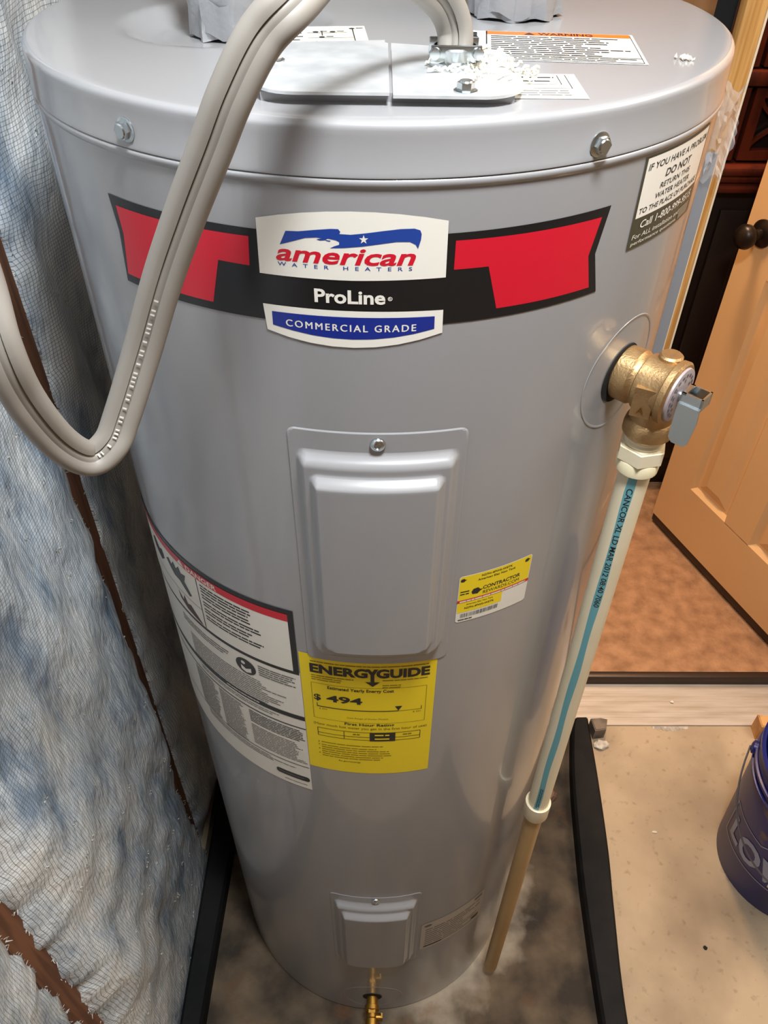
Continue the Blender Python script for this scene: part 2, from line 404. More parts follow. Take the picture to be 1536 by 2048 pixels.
# ------------------------------------------------------------------ panelled door standing open into the hall
A = Vector((.813, 1.007, .0)); dv = Vector((.362, -.932, 0)).normalized(); nv = Vector((-dv.y, dv.x, 0)) * -1   # nv: towards the camera side
if nv.x > 0: nv = -nv
DM = Matrix((dv, nv, Vector((0, 0, 1)))).transposed().to_4x4(); DM.translation = A
def door_box(bm, u0, u1, w0, w1, z0, z1, bev=0): box(bm, u0, u1, w0, w1, z0, z1, bev=bev)
door = bpy.data.objects.new('door_1', None); COL.objects.link(door); door.matrix_world = DM; door['kind'] = 'structure'
bpy.context.view_layer.update()
DW = .60
def dpart(name, bm, m, parent=None, smooth=False):
    return obj(name, bm, m, parent or door, smooth=smooth)
bm = bmesh.new(); box(bm, 0, DW, -.036, -.0125, .078, 2.03); dpart('core', bm, doorm)
for nm, d in (('stile', (0, .102, -.036, 0, .078, 2.03)), ('stile', (DW-.102, DW, -.036, 0, .078, 2.03)), ('mullion', (.243, .332, -.0124, 0, .25, 1.9)),
              ('rail', (.102, DW-.102, -.0124, 0, .078, .252)), ('rail', (.102, DW-.102, -.0124, 0, .86, 1.06)), ('rail', (.102, DW-.102, -.0124, 0, 1.62, 1.72)), ('rail', (.102, DW-.102, -.0124, 0, 1.92, 2.03))):
    bm = bmesh.new(); box(bm, *d); dpart(nm, bm, doorm)
for u0, u1 in ((.102, .243), (.332, DW-.102)):
    for z0, z1 in ((.252, .86), (1.06, 1.62), (1.72, 1.92)):
        bm = bmesh.new()
        loops = []
        for ins, w in ((0, 0), (.011, -.0115), (.018, -.012), (.046, -.002), (.05, -.002)):
            loops.append([bm.verts.new(p) for p in ((u0+ins, w, z0+ins), (u1-ins, w, z0+ins), (u1-ins, w, z1-ins), (u0+ins, w, z1-ins))])
        for a, b in zip(loops, loops[1:]):
            for i in range(4): bm.faces.new((a[i], a[(i+1) % 4], b[(i+1) % 4], b[i]))
        bm.faces.new(loops[-1]); dpart('panel', bm, doorm)
bm = bmesh.new(); box(bm, 0, DW, -.030, -.002, .05, .079, bev=.004); dpart('bottom_sweep', bm, bronze, smooth=True)
bm = bmesh.new()
rot = Matrix.Translation((.052, 0, .945)) @ Matrix.Rotation(-PI/2, 4, 'X')
lathe(bm, [(0, 0), (.030, 0), (.030, .004), (.026, .008), (.012, .011), (.011, .026), (.018, .031), (.025, .040), (.027, .050), (.023, .060), (.012, .066), (0, .067)], 28, rot)
dpart('knob', bm, knobm, smooth=True)
bm = bmesh.new(); box(bm, -.0012, .001, -.03, -.008, .90, .99); dpart('latch_plate', bm, bronze)
for z in (.3, 1.05, 1.8):
    bm = bmesh.new(); lathe(bm, [(0, z), (.006, z), (.006, z+.09), (0, z+.09)], 12, Matrix.Translation((DW, 0, 0))); dpart('hinge', bm, bronze, smooth=True)

# ================================================================== water heater
heater = thing('water_heater', 'tall grey cylindrical water heater with red and black brand label', 'water heater')
SEG = 180
bm = bmesh.new()
lathe(bm, [(0, .002), (R-.004, .002), (R, .006), (R, .40), (R, .8), (R, 1.2), (R, 1.4975), (.255, 1.498), (0, 1.498)], SEG)
tank = obj('tank_jacket', bm, enamel, heater)
bm = bmesh.new()
zt = 1.5285; rc = .2603
prof = [(R+.0001, 1.4935), (R+.0008, 1.4942), (R+.0015, 1.4956), (R+.0017, 1.4972), (R+.0013, 1.4986), (R+.0001, 1.4992), (R+.0001, 1.4995), (rc+.0010, 1.4997), (rc+.0011, 1.5005), (rc+.0004, 1.5025), (rc+.0001, 1.521)]
for k in range(7): a = rad(15*k); prof.append((rc-.0045+.0045*math.cos(a), zt-.0045+.0045*math.sin(a)))
lathe(bm, prof, SEG)
# top with dished recess round the left pipe
rim = sorted([v for v in bm.verts if abs(v.co.z-zt) < 1e-6], key=lambda v: math.atan2(v.co.y, v.co.x))
prev = rim; nr = 44; r0 = rc-.0045
def dish(x, y):
    h = 0
    for cx, cy, rr, dp in ((-.112, -.03, .078, .012),):
        d = math.hypot(x-cx, y-cy); t = max(0, min(1, (rr-d)/.022)); h -= dp*t*t*(3-2*t)
    return h
for k in range(1, nr):
    r = r0*(1-k/nr); ring = [bm.verts.new((r*v.co.x/r0, r*v.co.y/r0, zt+dish(r*v.co.x/r0, r*v.co.y/r0))) for v in rim]
    for i in range(SEG): bm.faces.new((prev[i], prev[(i+1) % SEG], ring[(i+1) % SEG], ring[i]))
    prev = ring
c = bm.verts.new((0, 0, zt))
for i in range(SEG): bm.faces.new((prev[i], prev[(i+1) % SEG], c))
cap = obj('top_cap', bm, enamel, heater, angle=60)
def hexscrew(name, M4, parent, s=.0052, m=steel):
    bm = bmesh.new()
    lathe(bm, [(s*1.35, 0), (s*1.35, .0008), (s*1.1, .0014), (0, .0014)], 20)
    prism(bm, [(s*math.cos(rad(60*i)), s*math.sin(rad(60*i))) for i in range(6)], .001, .0048)
    lathe(bm, [(s*.82, .0048), (s*.7, .0056), (0, .0056)], 18)
    bmesh.ops.transform(bm, matrix=M4, verts=bm.verts[:])
    return obj(name, bm, m, parent, angle=30)
hexscrew('cap_screw', tank_frame(-34.3, 1.510, rc), heater)
hexscrew('cap_screw', tank_frame(29.0, 1.508, rc), heater)

# --- access covers, pressed in two steps
def sstep(t): t = max(0, min(1, t)); return t*t*(3-2*t)
def rsdf(x, y, hx, hy, r):
    qx, qy = abs(x)-hx+r, abs(y)-hy+r
    return math.hypot(max(qx, 0), max(qy, 0))+min(max(qx, qy), 0)-r
def access_cover(z_top):
    hx, hz, zc = 14.5*D, .134, z_top-.134
    bm = bmesh.new()
    def axis(h, marks):
        out = [-h]
        n = 46
        vals = set([round(-h+2*h*i/n, 5) for i in range(n+1)])
        for mk, w in marks:
            for s in (-1, 1):
                for k in range(9): vals.add(round(s*(mk-w*k/8), 5))
        return sorted(v for v in vals if -h-1e-6 <= v <= h+1e-6)
    U = axis(hx, ((hx, .003), (.0605, .0115), (.0485, .0085))); V = axis(hz, ((hz, .003), (.1195, .022), (.1035, .018)))
    def hgt(u, v):
        d0 = -rsdf(u, v, hx, hz, .007); d1 = -rsdf(u, v+.0025, .0605, .1190, .010 if v > 0 else .020); d2 = -rsdf(u, v+.0025, .0490, .1035, .008 if v > 0 else .016)
        return .0009*sstep(d0/.0012)+.0085*sstep(d1/.0095)+.0085*sstep(d2/.0085)
    g = []
    for u in U:
        col = []
        for v in V:
            if rsdf(u, v, hx, hz, .007) > 1e-5:
                # pull the sharp corner back onto its rounded outline
                cx = math.copysign(hx-.007, u); cv = math.copysign(hz-.007, v); dd = math.hypot(u-cx, v-cv); uu, vv = cx+(u-cx)*.007/dd, cv+(v-cv)*.007/dd
            else: uu, vv = u, v
            r = R+.0002+hgt(uu, vv); t = uu/R
            col.append(bm.verts.new((r*math.sin(t), -r*math.cos(t), zc+vv)))
        g.append(col)
    for i in range(len(U)-1):
        for k in range(len(V)-1): bm.faces.new((g[i][k], g[i+1][k], g[i+1][k+1], g[i][k+1]))
    c = obj('access_cover', bm, enamel, heater, angle=75)
    s = bmesh.new()
    lathe(s, [(.0056, 0), (.0056, .0012), (.0045, .0028), (.0026, .0034), (.002, .0022), (0, .0022)], 20, tank_frame(0, z_top-.0095, R+.0012))
    obj('screw', s, steel, c)
    return c
access_cover(1.3255); access_cover(.5165)

# --- embossed rings round the valve ports
def ring_emboss(deg, z, r, hole):
    bm = bmesh.new(); n = 64
    rr = [(r, .0001), (r-.0004, .0005), (r-.0012, .0005), (r-.0022, .0001)]
    rings = []
    for q, h in rr:
        ring = []
        for i in range(n):
            a = 2*PI*i/n; u = q*math.cos(a); v = q*math.sin(a); ring.append(bm.verts.new(tank_pt(deg+u/D, z+v, R+h)))
        rings.append(ring)
    for a, b in zip(rings, rings[1:]):
        for i in range(n): bm.faces.new((a[i], a[(i+1) % n], b[(i+1) % n], b[i]))
    o = obj('port_ring', bm, enamel, heater)
    bm = bmesh.new(); vs = [bm.verts.new(tank_pt(deg+hole*math.cos(2*PI*i/32)/D, z+hole*math.sin(2*PI*i/32), R+.0006)) for i in range(32)]
    bm.faces.new(vs); obj('port_hole', bm, hole_shade, o, smooth=False)  # flat near-black disc: the shade of the hole is in its colour
ring_emboss(46.3, 1.324, .0475, .0245)
ring_emboss(-1.2, .078, .052, .017)

# --- relief valve in cast brass
VF = tank_frame(47, 1.324)
rv = bpy.data.objects.new('relief_valve', None); COL.objects.link(rv); rv.parent = heater
bm = bmesh.new()
lathe(bm, [(.019, -.001), (.0215, .001), (.0218, .013), (.0200, .0155), (.0198, .018), (.0222, .0195), (.0226, .038), (.0232, .040), (.0250, .041), (.0252, .0455), (.0235, .047), (0, .047)], 44, VF)
PX, PY = .292*math.sin(rad(47)), -.292*math.cos(rad(47))
OUT = Matrix.Translation((PX, PY, 0))
lathe(bm, [(.0165, 1.324), (.0165, 1.296), (.0185, 1.294), (.0195, 1.289), (.0195, 1.283), (.018, 1.281), (0, 1.281)], 36, OUT)
lathe(bm, [(.009, .0), (.009, .005), (.0075, .0065), (0, .0068)], 20, VF @ Matrix.Translation((.006, .0195, .032)) @ Matrix.Rotation(-PI/2, 4, 'X'))
obj('valve_body', bm, brass, rv, angle=35)
bm = bmesh.new()   # raised casting plaque on the flank
PLQ = VF @ Matrix.Translation((-.0185, -.004, .030)) @ Matrix.Rotation(-rad(74), 4, 'Y')
prism(bm, [(-.0075, -.0125), (.0075, -.0125), (.0075, .0125), (-.0075, .0125)], 0, .0052, mat4=PLQ)
o = obj('casting_plaque', bm, brass, rv, smooth=False)
bm = bmesh.new()
vs, fs = text_bm('A', .01)
k = .008
w = [bm.verts.new(PLQ @ Vector((v.x*k-.0028, v.y*k-.009, .0056))) for v in vs]
for f in fs: bm.faces.new([w[i] for i in f])
obj('casting_mark', bm, brass2, o, smooth=False)
bm = bmesh.new()
lathe(bm, [(.0215, .047), (.0212, .0486), (.020, .0490), (0, .0490)], 36, VF)
tg = obj('tag_disc', bm, tagm, rv)
pr = Print(lambda u, v, l: VF @ Vector((u, v, .0491+.0001*l)), 0)
ink = C3('grey_ink', (92, 84, 90), .6)
for rr_, tx in ((.0165, 18), (.0125, 13)):
    for k in range(tx):
        a = 2*PI*k/tx
        if random.random() < .8:
            pr.poly([(rr_*math.cos(a+d)+q*math.cos(a)*.0012, rr_*math.sin(a+d)+q*math.sin(a)*.0012) for d, q in ((-.1, -1), (.1, -1), (.1, 1), (-.1, 1))], ink, 1)
pr.build('tag_print', rv).parent = tg
bm = bmesh.new()
lathe(bm, [(.0045, .048), (.0045, .058), (0, .058)], 16, VF)
def vbox(d, M4):
    n0 = len(bm.verts); box(bm, *d); bm.verts.ensure_lookup_table(); bmesh.ops.transform(bm, matrix=M4, verts=bm.verts[n0:])
vbox((-.0078, -.0063, -.002, .0085, .052, .0690), VF); vbox((.0063, .0078, -.002, .0085, .052, .0690), VF)
vbox((-.0078, .0078, -.002, .0085, .0675, .0690), VF); vbox((-.0078, .0078, .0070, .0085, .052, .0555), VF)
n0 = len(bm.verts)
prism(bm, [(.052, .0), (.0690, .0), (.0700, -.012), (.0690, -.022), (.0680, -.031), (.0650, -.0345), (.0560, -.0345), (.0525, -.031)], -.0095, -.0079)
bm.verts.ensure_lookup_table(); bmesh.ops.transform(bm, matrix=VF @ Matrix(((0, 0, 1, 0), (0, 1, 0, 0), (1, 0, 0, 0), (0, 0, 0, 1))), verts=bm.verts[n0:])
obj('test_lever', bm, steel, rv, smooth=False)
# --- drain valve
bm = bmesh.new()
DF = tank_frame(-1.2, .072)
lathe(bm, [(.010, -.002), (.010, .012), (.0125, .013), (.0125, .020), (.0095, .022), (.0095, .032), (.011, .034), (.011, .046), (.008, .047), (0, .047)], 20, DF)
prism(bm, [(.0115*math.cos(rad(60*i)), .0115*math.sin(rad(60*i))) for i in range(6)], .018, .026, mat4=DF)
lathe(bm, [(.006, -.004), (.006, .018), (0, .018)], 14, DF @ Matrix.Translation((0, 0, .03)) @ Matrix.Rotation(PI/2, 4, 'Y'))
dvv = obj('drain_valve', bm, brass2, heater, angle=30)
bm = bmesh.new(); n0 = 0
box(bm, .016, .0185, -.010, .010, .026, .034); bmesh.ops.transform(bm, matrix=DF, verts=bm.verts[:])
obj('stem_handle', bm, brass2, dvv, smooth=False)

# ================================================================== labels on the tank
WH = C3('label_white', (226, 221, 210), .32); BK = C3('label_black', (22, 22, 24), .28); RD = C3('label_red', (198, 22, 44), .28)
BL = C3('label_blue', (30, 62, 142), .3); DBL = C3('label_navy', (22, 42, 130), .3); YE = C3('label_yellow', (236, 208, 22), .35); GY = C3('fine_print', (96, 94, 92), .5)
IK = C3('label_ink', (30, 30, 32), .4); OR = C3('label_orange', (226, 104, 34), .4); YK = C3('yellow_fine_print', (124, 104, 20), .5)
OL = C3('label_olive', (66, 62, 46), .35)
# brand label
p = Print(on_tank, .005)
p.poly(dg([(-41.5, 1.4655), (-16, 1.4665), (9, 1.4675), (33.4, 1.469), (32.1, 1.439), (33.8, 1.411), (9, 1.409), (-16.4, 1.408), (-41.4, 1.406), (-40.7, 1.442)]), BK, 0)
p.poly(dg([(-40.1, 1.4595), (-17.2, 1.4615), (-17.5, 1.443), (-22.2, 1.443), (-24, 1.413), (-40.8, 1.412), (-39.7, 1.441)]), RD, 1)
p.poly(dg([(10, 1.463), (32.0, 1.463), (30.8, 1.439), (32.1, 1.416), (16.6, 1.416), (14.8, 1.445), (10, 1.445)]), RD, 1)
p.poly(dg([(-15.9, 1.4735)]+[(-15.9+24.75*k/8, 1.4735+.0018*k/8+.0068*(1-((k-4)/4)**2)) for k in range(1, 8)]+[(8.85, 1.4753), (8.95, 1.4405), (-3.5, 1.4392), (-16.1, 1.4392)]), WH, 2)
p.poly(dg([(-16.1, 1.4190), (8.9, 1.4190), (8.97, 1.4030)]+[(8.97-24.8*k/8, 1.403-.002*k/8-.0088*(1-((k-4)/4)**2)) for k in range(1, 8)]+[(-15.8, 1.4010)]), WH, 2)
p.poly(dg([(-14.86, 1.4145), (7.76, 1.4150), (7.79, 1.4062)]+[(7.79-22.6*k/8, 1.4062-.001*k/8-.0065*(1-((k-4)/4)**2)) for k in range(1, 8)]+[(-14.89, 1.4050)]), DBL, 3)
flag = [(-11.984, 1.4676), (-10.32, 1.468), (-8.22, 1.4695), (-6.15, 1.4707), (-5.13, 1.4708), (-4.85, 1.4692), (-5.01, 1.4679), (-3.55, 1.4677), (-1.81, 1.4687), (.5, 1.4702), (2.8, 1.4714), (4.53, 1.4715), (5.27, 1.4704), (5.47, 1.4681), (5.41, 1.4647), (5.07, 1.4593), (4.76, 1.4618), (4.01, 1.4636), (2.26, 1.4637), (.51, 1.4626), (-2.12, 1.4608), (-4.47, 1.4596), (-6.25, 1.4591), (-5.65, 1.4605), (-5.05, 1.4614), (-5.04, 1.4631), (-5.47, 1.4641), (-6.5, 1.4648), (-6.95, 1.4637), (-7.55, 1.4634), (-7.99, 1.464), (-7.24, 1.4647), (-7.97, 1.4651), (-9.47, 1.4643), (-11.02, 1.4619), (-12.9, 1.459)]
p.poly(dg(flag), BL, 3)
st = []
for k in range(10):
    q = .0028 if k % 2 == 0 else .0011; a = rad(90+36*k); st.append((-1.9*D+q*math.cos(a), 1.4650+q*math.sin(a)))
p.poly(st, WH, 4)
p.poly([(-6.35*D+x, 1.46345+y) for x, y in ((-.003, .0006), (.001, .0002), (.0006, -.0004), (-.001, -.0002))], BL, 3)
p.text('american', -13.55*D, 4.85*D, 1.4490, 1.4592, RD, 3, bold=.022, shear=.25)
p.text('WATER HEATERS', -13.4*D, 4.4*D, 1.4458, 1.4482, BL, 3, bold=.008, sp=2.4)
p.text('ProLine', -8.65*D, .95*D, 1.4238, 1.4330, WH, 3, bold=.028)
n = 16
for k in range(n):
    a0, a1 = 2*PI*k/n, 2*PI*(k+1)/n
    p.poly([(1.58*D+q*math.cos(a), 1.4277+q*math.sin(a)) for q, a in ((.0014, a0), (.0014, a1), (.0010, a1), (.0010, a0))], WH, 3)
p.text('R', 1.58*D-.0006, 1.58*D+.0006, 1.4270, 1.4284, WH, 3, bold=.02)
def bow(x, y): t = (x/D+3.6)/9.2; return x, y-.0006*(1-t*t)
for k in (0, .00028): p.text('COMMERCIAL GRADE', -12.95*D+k, 5.2*D+k, 1.4053+k*.5, 1.4101+k*.5, WH, 4, sp=1.3, fn=bow)
p.build('brand_label', heater)['label'] = 'red, black and white brand label under the cap'
# no-return sticker
p = Print(on_tank, .005)
p.rect(38.9*D, 1.4325, 59.6*D, 1.4925, OL, 0)
p.rect(39.4*D, 1.4535, 58.9*D, 1.4912, WH, 1)
def tl(t, a0, a1, v, h, m=IK, **k): p.text(t, a0*D, a1*D, v, v+h, m, 2, shear=.12, **k)
tl('IF YOU HAVE A PROBLEM', 39.9, 58.4, 1.4832, .0042, bold=.012); tl('DO NOT', 44.8, 52.8, 1.4748, .0050, bold=.02)
tl('RETURN THIS', 44.0, 53.4, 1.4683, .0036, bold=.012); tl('WATER HEATER', 43.3, 54.0, 1.4622, .0036, bold=.012)
tl('TO THE PLACE OF PURCHASE', 39.9, 58.2, 1.4560, .0036, bold=.012)
tl('Call 1-800-999-9515', 41.0, 57.5, 1.4455, .0052, WH, bold=.012)
tl('For ALL installation and', 39.6, 53.5, 1.4392, .0032, WH); tl('performance questions.', 39.6, 53.0, 1.4342, .0032, WH)
p.rect(53.6*D, 1.4345, 57.9*D, 1.4425, C3('sticker_patch', (120, 112, 98), .4), 2, round_=.001)
p.build('return_sticker', heater)['label'] = 'white and olive sticker near the right edge'
# danger sheet
p = Print(on_tank, .006)
p.rect(-72*D, .800, -16.5*D, 1.0275, WH, 0); p.rect(-72*D, 1.0235, -16.7*D, 1.1195, BK, 1); p.rect(-71.5*D, 1.0285, -18.0*D, 1.1128, WH, 2)
p.rect(-71.5*D, 1.1030, -18.0*D, 1.1130, RD, 3)
p.text('DANGER', -44.6*D, -35.0*D, 1.1045, 1.1112, WH, 4, bold=.02)
p.poly([(-47.8*D, 1.1045), (-45.4*D, 1.1045), (-46.6*D, 1.1115)], WH, 4)
p.rect(-41.6*D, 1.029, -41.3*D, 1.1025, BK, 3); p.rect(-71*D, 1.0560, -41.6*D, 1.0568, BK, 3)
BR = C3('flame_brown', (70, 36, 30), .4)
p.poly(dg([(-54, 1.088), (-52.4, 1.094), (-51.5, 1.088), (-50.3, 1.096), (-49.5, 1.089), (-48, 1.097), (-47.5, 1.089), (-45.6, 1.092), (-46.6, 1.080), (-44.5, 1.066), (-45.6, 1.062), (-48.8, 1.074), (-51, 1.074), (-52.5, 1.080)]), BK, 3)
p.poly(dg([(-62, 1.088), (-60, 1.096), (-58, 1.086), (-56, 1.092), (-55.5, 1.080), (-58, 1.070), (-61, 1.076)]), BK, 3)
p.poly(dg([(-51, 1.052), (-49.2, 1.044), (-48.4, 1.054), (-47.4, 1.044), (-46.0, 1.047), (-42.2, 1.030), (-43, 1.0295), (-48, 1.034), (-50.6, 1.042)]), BR, 3)
for k, (v, nl) in enumerate(((1.0985, 3), (1.0850, 2), (1.0745, 2), (1.0640, 2), (1.0535, 2))):
    p.lines(-40.4*D, (-25.5+random.uniform(-1.5, 1.5))*D, v, nl, .0042, .0021, IK, 3, .12)
p.disc(-30.4*D, 1.0045, .0125, BK, 2, 26); p.poly([(-30.4*D+x, 1.0035+y) for x, y in ((-.006, .001), (0, -.003), (.0065, .001), (.0065, -.006), (0, -.009), (-.006, -.006))], WH, 3); p.disc(-31*D, 1.0095, .0026, WH, 3, 12)
p.lines(-26.9*D, -17.6*D, 1.0165, 5, .0036, .0016, GY, 2, .25)
p.lines(-52*D, -34.5*D, 1.0130, 3, .0040, .0016, GY, 2, .4)
p.lines(-50*D, -17.3*D, .9890, 11, .0036, .0013, GY, 2, .3)
p.rect(-72*D, .9440, -16.5*D, .9515, BK, 2); p.lines(-38*D, -28*D, .9490, 1, .003, .0018, WH, 3, .1)
p.lines(-48*D, -17.4*D, .9400, 2, .0036, .0013, GY, 2, .3); p.rect(-72*D, .9272, -16.5*D, .9290, BK, 2)
p.lines(-52*D, -42.8*D, .9230, 22, .0034, .0014, GY, 2, .2); p.lines(-42*D, -33.6*D, .9230, 22, .0034, .0014, GY, 2, .2)
p.lines(-32*D, -17.0*D, .9225, 7, .0034, .0015, IK, 2, .12); p.lines(-32*D, -17.0*D, .8950, 12, .0034, .0013, GY, 2, .2)
p.rect(-72*D, .8480, -16.8*D, .8492, BK, 2); p.lines(-50*D, -20*D, .8440, 3, .0036, .0013, GY, 2, .3)
p.rect(-26.2*D, .8160, -16.9*D, .8260, BK, 2, round_=.004); p.lines(-25.5*D, -18*D, .8225, 1, .0034, .0024, GY, 3, .1)
p.lines(-24*D, -17.2*D, .8085, 1, .0030, .0010, GY, 2, .1)
p.build('danger_label', heater)['label'] = 'white danger instruction sheet with red header'
# energy label
p = Print(on_tank, .006)
p.rect(-16.4*D, .857, 12.6*D, 1.0625, YE, -1)
p.text('ENERG', -14.2*D, -1.9*D, 1.0345, 1.0488, IK, 1, bold=.045); p.text('GUIDE', -.1*D, 11.2*D, 1.0345, 1.0488, IK, 1, bold=.045)
p.poly(dg([(-2.3, 1.0488), (-1.5, 1.0488), (-1.0, 1.0440), (-.5, 1.0488), (.3, 1.0488), (-.5, 1.0400), (-.5, 1.0285), (.7, 1.0285), (-.85, 1.0212), (-2.45, 1.0285), (-1.3, 1.0285), (-1.3, 1.0400)]), IK, 2)
p.use('fine_print'); p.lines(-14*D, 11*D, 1.0530, 1, .003, .0013, YK, 1, .02)
p.lines(-14*D, -4.5*D, 1.0310, 3, .0033, .0011, YK, 1, .5); p.lines(1.2*D, 11*D, 1.0315, 1, .0033, .0012, YK, 1, .05); p.lines(1.2*D, 6*D, 1.0235, 2, .0033, .0011, YK, 1, .3)
for a in ((-14.2, 1.0178, 10.8, 1.0182), (-14.2, .9570, 10.8, .9574), (-14.2, .957, -14.1, 1.018), (10.7, .957, 10.8, 1.018)): p.rect(a[0]*D, a[1], a[2]*D, a[3], YK, 1)
p.use('cost_lettering'); p.text('Estimated Yearly Energy Cost', -10.6*D, 3.7*D, 1.0095, 1.0160, IK, 1, bold=.018)
p.text('$', -13.8*D, -12.2*D, .9880, .9995, IK, 1, bold=.02); p.text('494', -11.0*D, -3.1*D, .9895, 1.0010, IK, 1, bold=.03)
p.rect(-13.2*D, .9783, 4.8*D, .9796, IK, 1); p.rect(4.8*D, .9786, 9.9*D, .9791, IK, 1); p.rect(-13.25*D, .9783, -13.1*D, .9845, IK, 1); p.rect(9.8*D, .9783, 9.95*D, .9845, IK, 1)
p.poly(dg([(4.0, .9872), (5.6, .9872), (4.8, .9796)]), IK, 1)
p.use('fine_print'); p.text('$ 394', -12.8*D, -11*D, .9735, .9762, YK, 1); p.text('$ 501', 8.0*D, 9.8*D, .9735, .9762, YK, 1)
p.text('Cost Range of Similar Models', -6.6*D, 2.6*D, .9630, .9662, YK, 1)
p.use('rating_lettering'); p.text('First Hour Rating', -7.2*D, 4.0*D, .9500, .9560, IK, 1, bold=.02)
p.text('(How much hot water you get in the first hour of use)', -14.4*D, 11.4*D, .9435, .9490, YK, 1, bold=.006)
p.use('fine_print')
for v in (.9390, .9300, .9245): p.rect(-13.6*D, v, 10*D, v+.0007, IK, 1)
for a in (-13.6, -7.5, 9.9): p.rect(a*D, .925, (a+.15)*D, .939, IK, 1)
p.rect(-1.55*D, .9235, 4.3*D, .9392, IK, 2); p.lines(-.4*D, 3.1*D, .9362, 2, .0070, .0024, YE, 3, .05); p.lines(-5.4*D, -3.8*D, .9360, 1, .003, .0016, YK, 2, 0); p.lines(6*D, 8*D, .9360, 1, .003, .0016, YK, 2, 0)
for v, q in ((.913, 1), (.9075, 2), (.8990, 2), (.8905, 2)):
    p.disc(-13.5*D, v-.0008, .0008, IK, 1, 8); p.lines(-12.9*D, 4*D, v, q, .0042, .0011, YK, 1, .25)
p.text('ftc.gov/energy', -9.0*D, -3.7*D, .8775, .8812, IK, 1)
p.build('energy_label', heater)['label'] = 'yellow energy guide label'
# contractor sticker
p = Print(on_tank, .006)
u0, u1 = 15.55, 31.4
p.rect(u0*D, 1.1055, u1*D, 1.1665, WH, 0, round_=.003)
p.rect((u0+.15)*D, 1.1340, (u1-.15)*D, 1.1658, YE, 1, round_=.0025); p.rect((u0+.15)*D, 1.1185, 25.3*D, 1.1345, YE, 1)
p.rect(u0*D, 1.1320, u1*D, 1.1355, RD, 2); p.lines((u0+.5)*D, (u1-.5)*D, 1.1344, 1, .0026, .0018, WH, 3, .02)
p.text('N27H-4FW0-WSTK', 20.1*D, 26.8*D, 1.1610, 1.1635, IK, 2, bold=.02); p.text('American Elec Non Tank', 19.4*D, 27.6*D, 1.1566, 1.1592, IK, 2, bold=.015)
p.text('CONTRACTOR', 20.7*D, 29.0*D, 1.1436, 1.1482, IK, 2, bold=.025); p.text('REWARDS.COM', 20.8*D, 28.9*D, 1.1378, 1.1418, IK, 2, bold=.0)
for a, v, s in ((16.4, 1.1612, .6), (30.3, 1.1612, .6), (19.4, 1.1440, 1.1)):
    p.poly([(a*D+x*s, v+y*s) for x, y in ((-.0045, 0), (-.003, .003), (.001, .0036), (.003, .001), (.0055, .0005), (.003, -.0012), (.001, -.0036), (-.0035, -.003))], IK, 2)
p.lines(16*D, 18*D, 1.1470, 2, .0032, .0014, IK, 2, .1)
p.text('American Elec Non Tank', 17.5*D, 23.3*D, 1.1276, 1.1296, IK, 2, bold=.005); p.text('N27H-4FW0-WSTK', 17.2*D, 23.6*D, 1.1226, 1.1252, IK, 2, bold=.02)
u = 16.5
while u < 24.6:
    w = random.choice((.07, .12, .2)); p.rect(u*D, 1.1115, min(u+w, 24.7)*D, 1.1168, GY, 2); u += w+random.choice((.07, .1, .16))
p.lines(16.1*D, 19.2*D, 1.1092, 1, .0024, .0013, IK, 2, .05)
p.build('contractor_sticker', heater)['label'] = 'small yellow and white barcode sticker'
# rating plate low on the right
p = Print(on_tank, .006); RP = C3('rating_plate', (168, 160, 150), .35)
def sk(x, y): return x, y
p.rect(15.6*D, .281, 41*D, .388, RP, 0, round_=.006)
p.lines(17.2*D, 40*D, .362, 9, .0085, .0030, GY, 1, .35); p.disc(18*D, .376, .0065, GY, 1, 16, .0045); p.rect(36.5*D, .372, 40*D, .380, GY, 1); p.rect(36.5*D, .295, 40*D, .303, IK, 1); p.rect(17*D, .288, 24*D, .293, IK, 1)
p.build('rating_plate', heater)['label'] = 'pale rating plate low on the tank'
# labels lying on the cap
def flat(cx, cy, rot):
    ca, sa = math.cos(rot), math.sin(rot)
    return lambda u, v, l: Vector((cx+u*ca-v*sa, cy+u*sa+v*ca, zt+.0003+.00012*l))
p = Print(flat(.037, -.130, rad(-5.5)), 0)
w, h = .1345, .079
p.rect(0, 0, w, h, WH, 0); p.rect(.002, .012, w-.002, .0125, IK, 2); p.rect(.002, .002, w-.002, h-.002, IK, 1); p.rect(.0027, .0027, w-.0027, h-.0027, WH, 2)
p.rect(.032, h-.0115, w-.0027, h-.002, OR, 3); p.text('WARNING', .068, .106, h-.0102, h-.0036, IK, 4, bold=.025)
p.poly([(.058, h-.0102), (.066, h-.0102), (.062, h-.0036)], IK, 4)
p.rect(.0315, .013, .0325, h-.002, IK, 3); p.rect(.0027, .0125, w-.0027, .0133, IK, 3)
p.lines(.035, .128, h-.0150, 10, .0052, .0024, IK, 3, .35); p.lines(.005, .130, .0105, 2, .0042, .0019, IK, 3, .15)
for k in range(4): p.rect(.010+k*.0042, h-.020, .0128+k*.0042, h-.006, IK, 3)
p.rect(.009, h-.026, .026, h-.018, IK, 3)
p.poly([(.004, .022), (.028, .020), (.026, .030), (.022, .027), (.020, .036), (.016, .028), (.013, .037), (.010, .029), (.006, .031)], IK, 3)
p.build('cap_warning_label', heater)['label'] = 'white and orange warning label on the cap'
p = Print(flat(-.0655, -.128, rad(5)), 0)
w, h = .0615, .080
p.rect(0, 0, w, h, C3('cream_paper', (218, 210, 190), .5), 0)
for v in range(7): p.lines(.004, .018, h-.010-v*.0095, 1, .0045, .0022, IK, 1, .3)
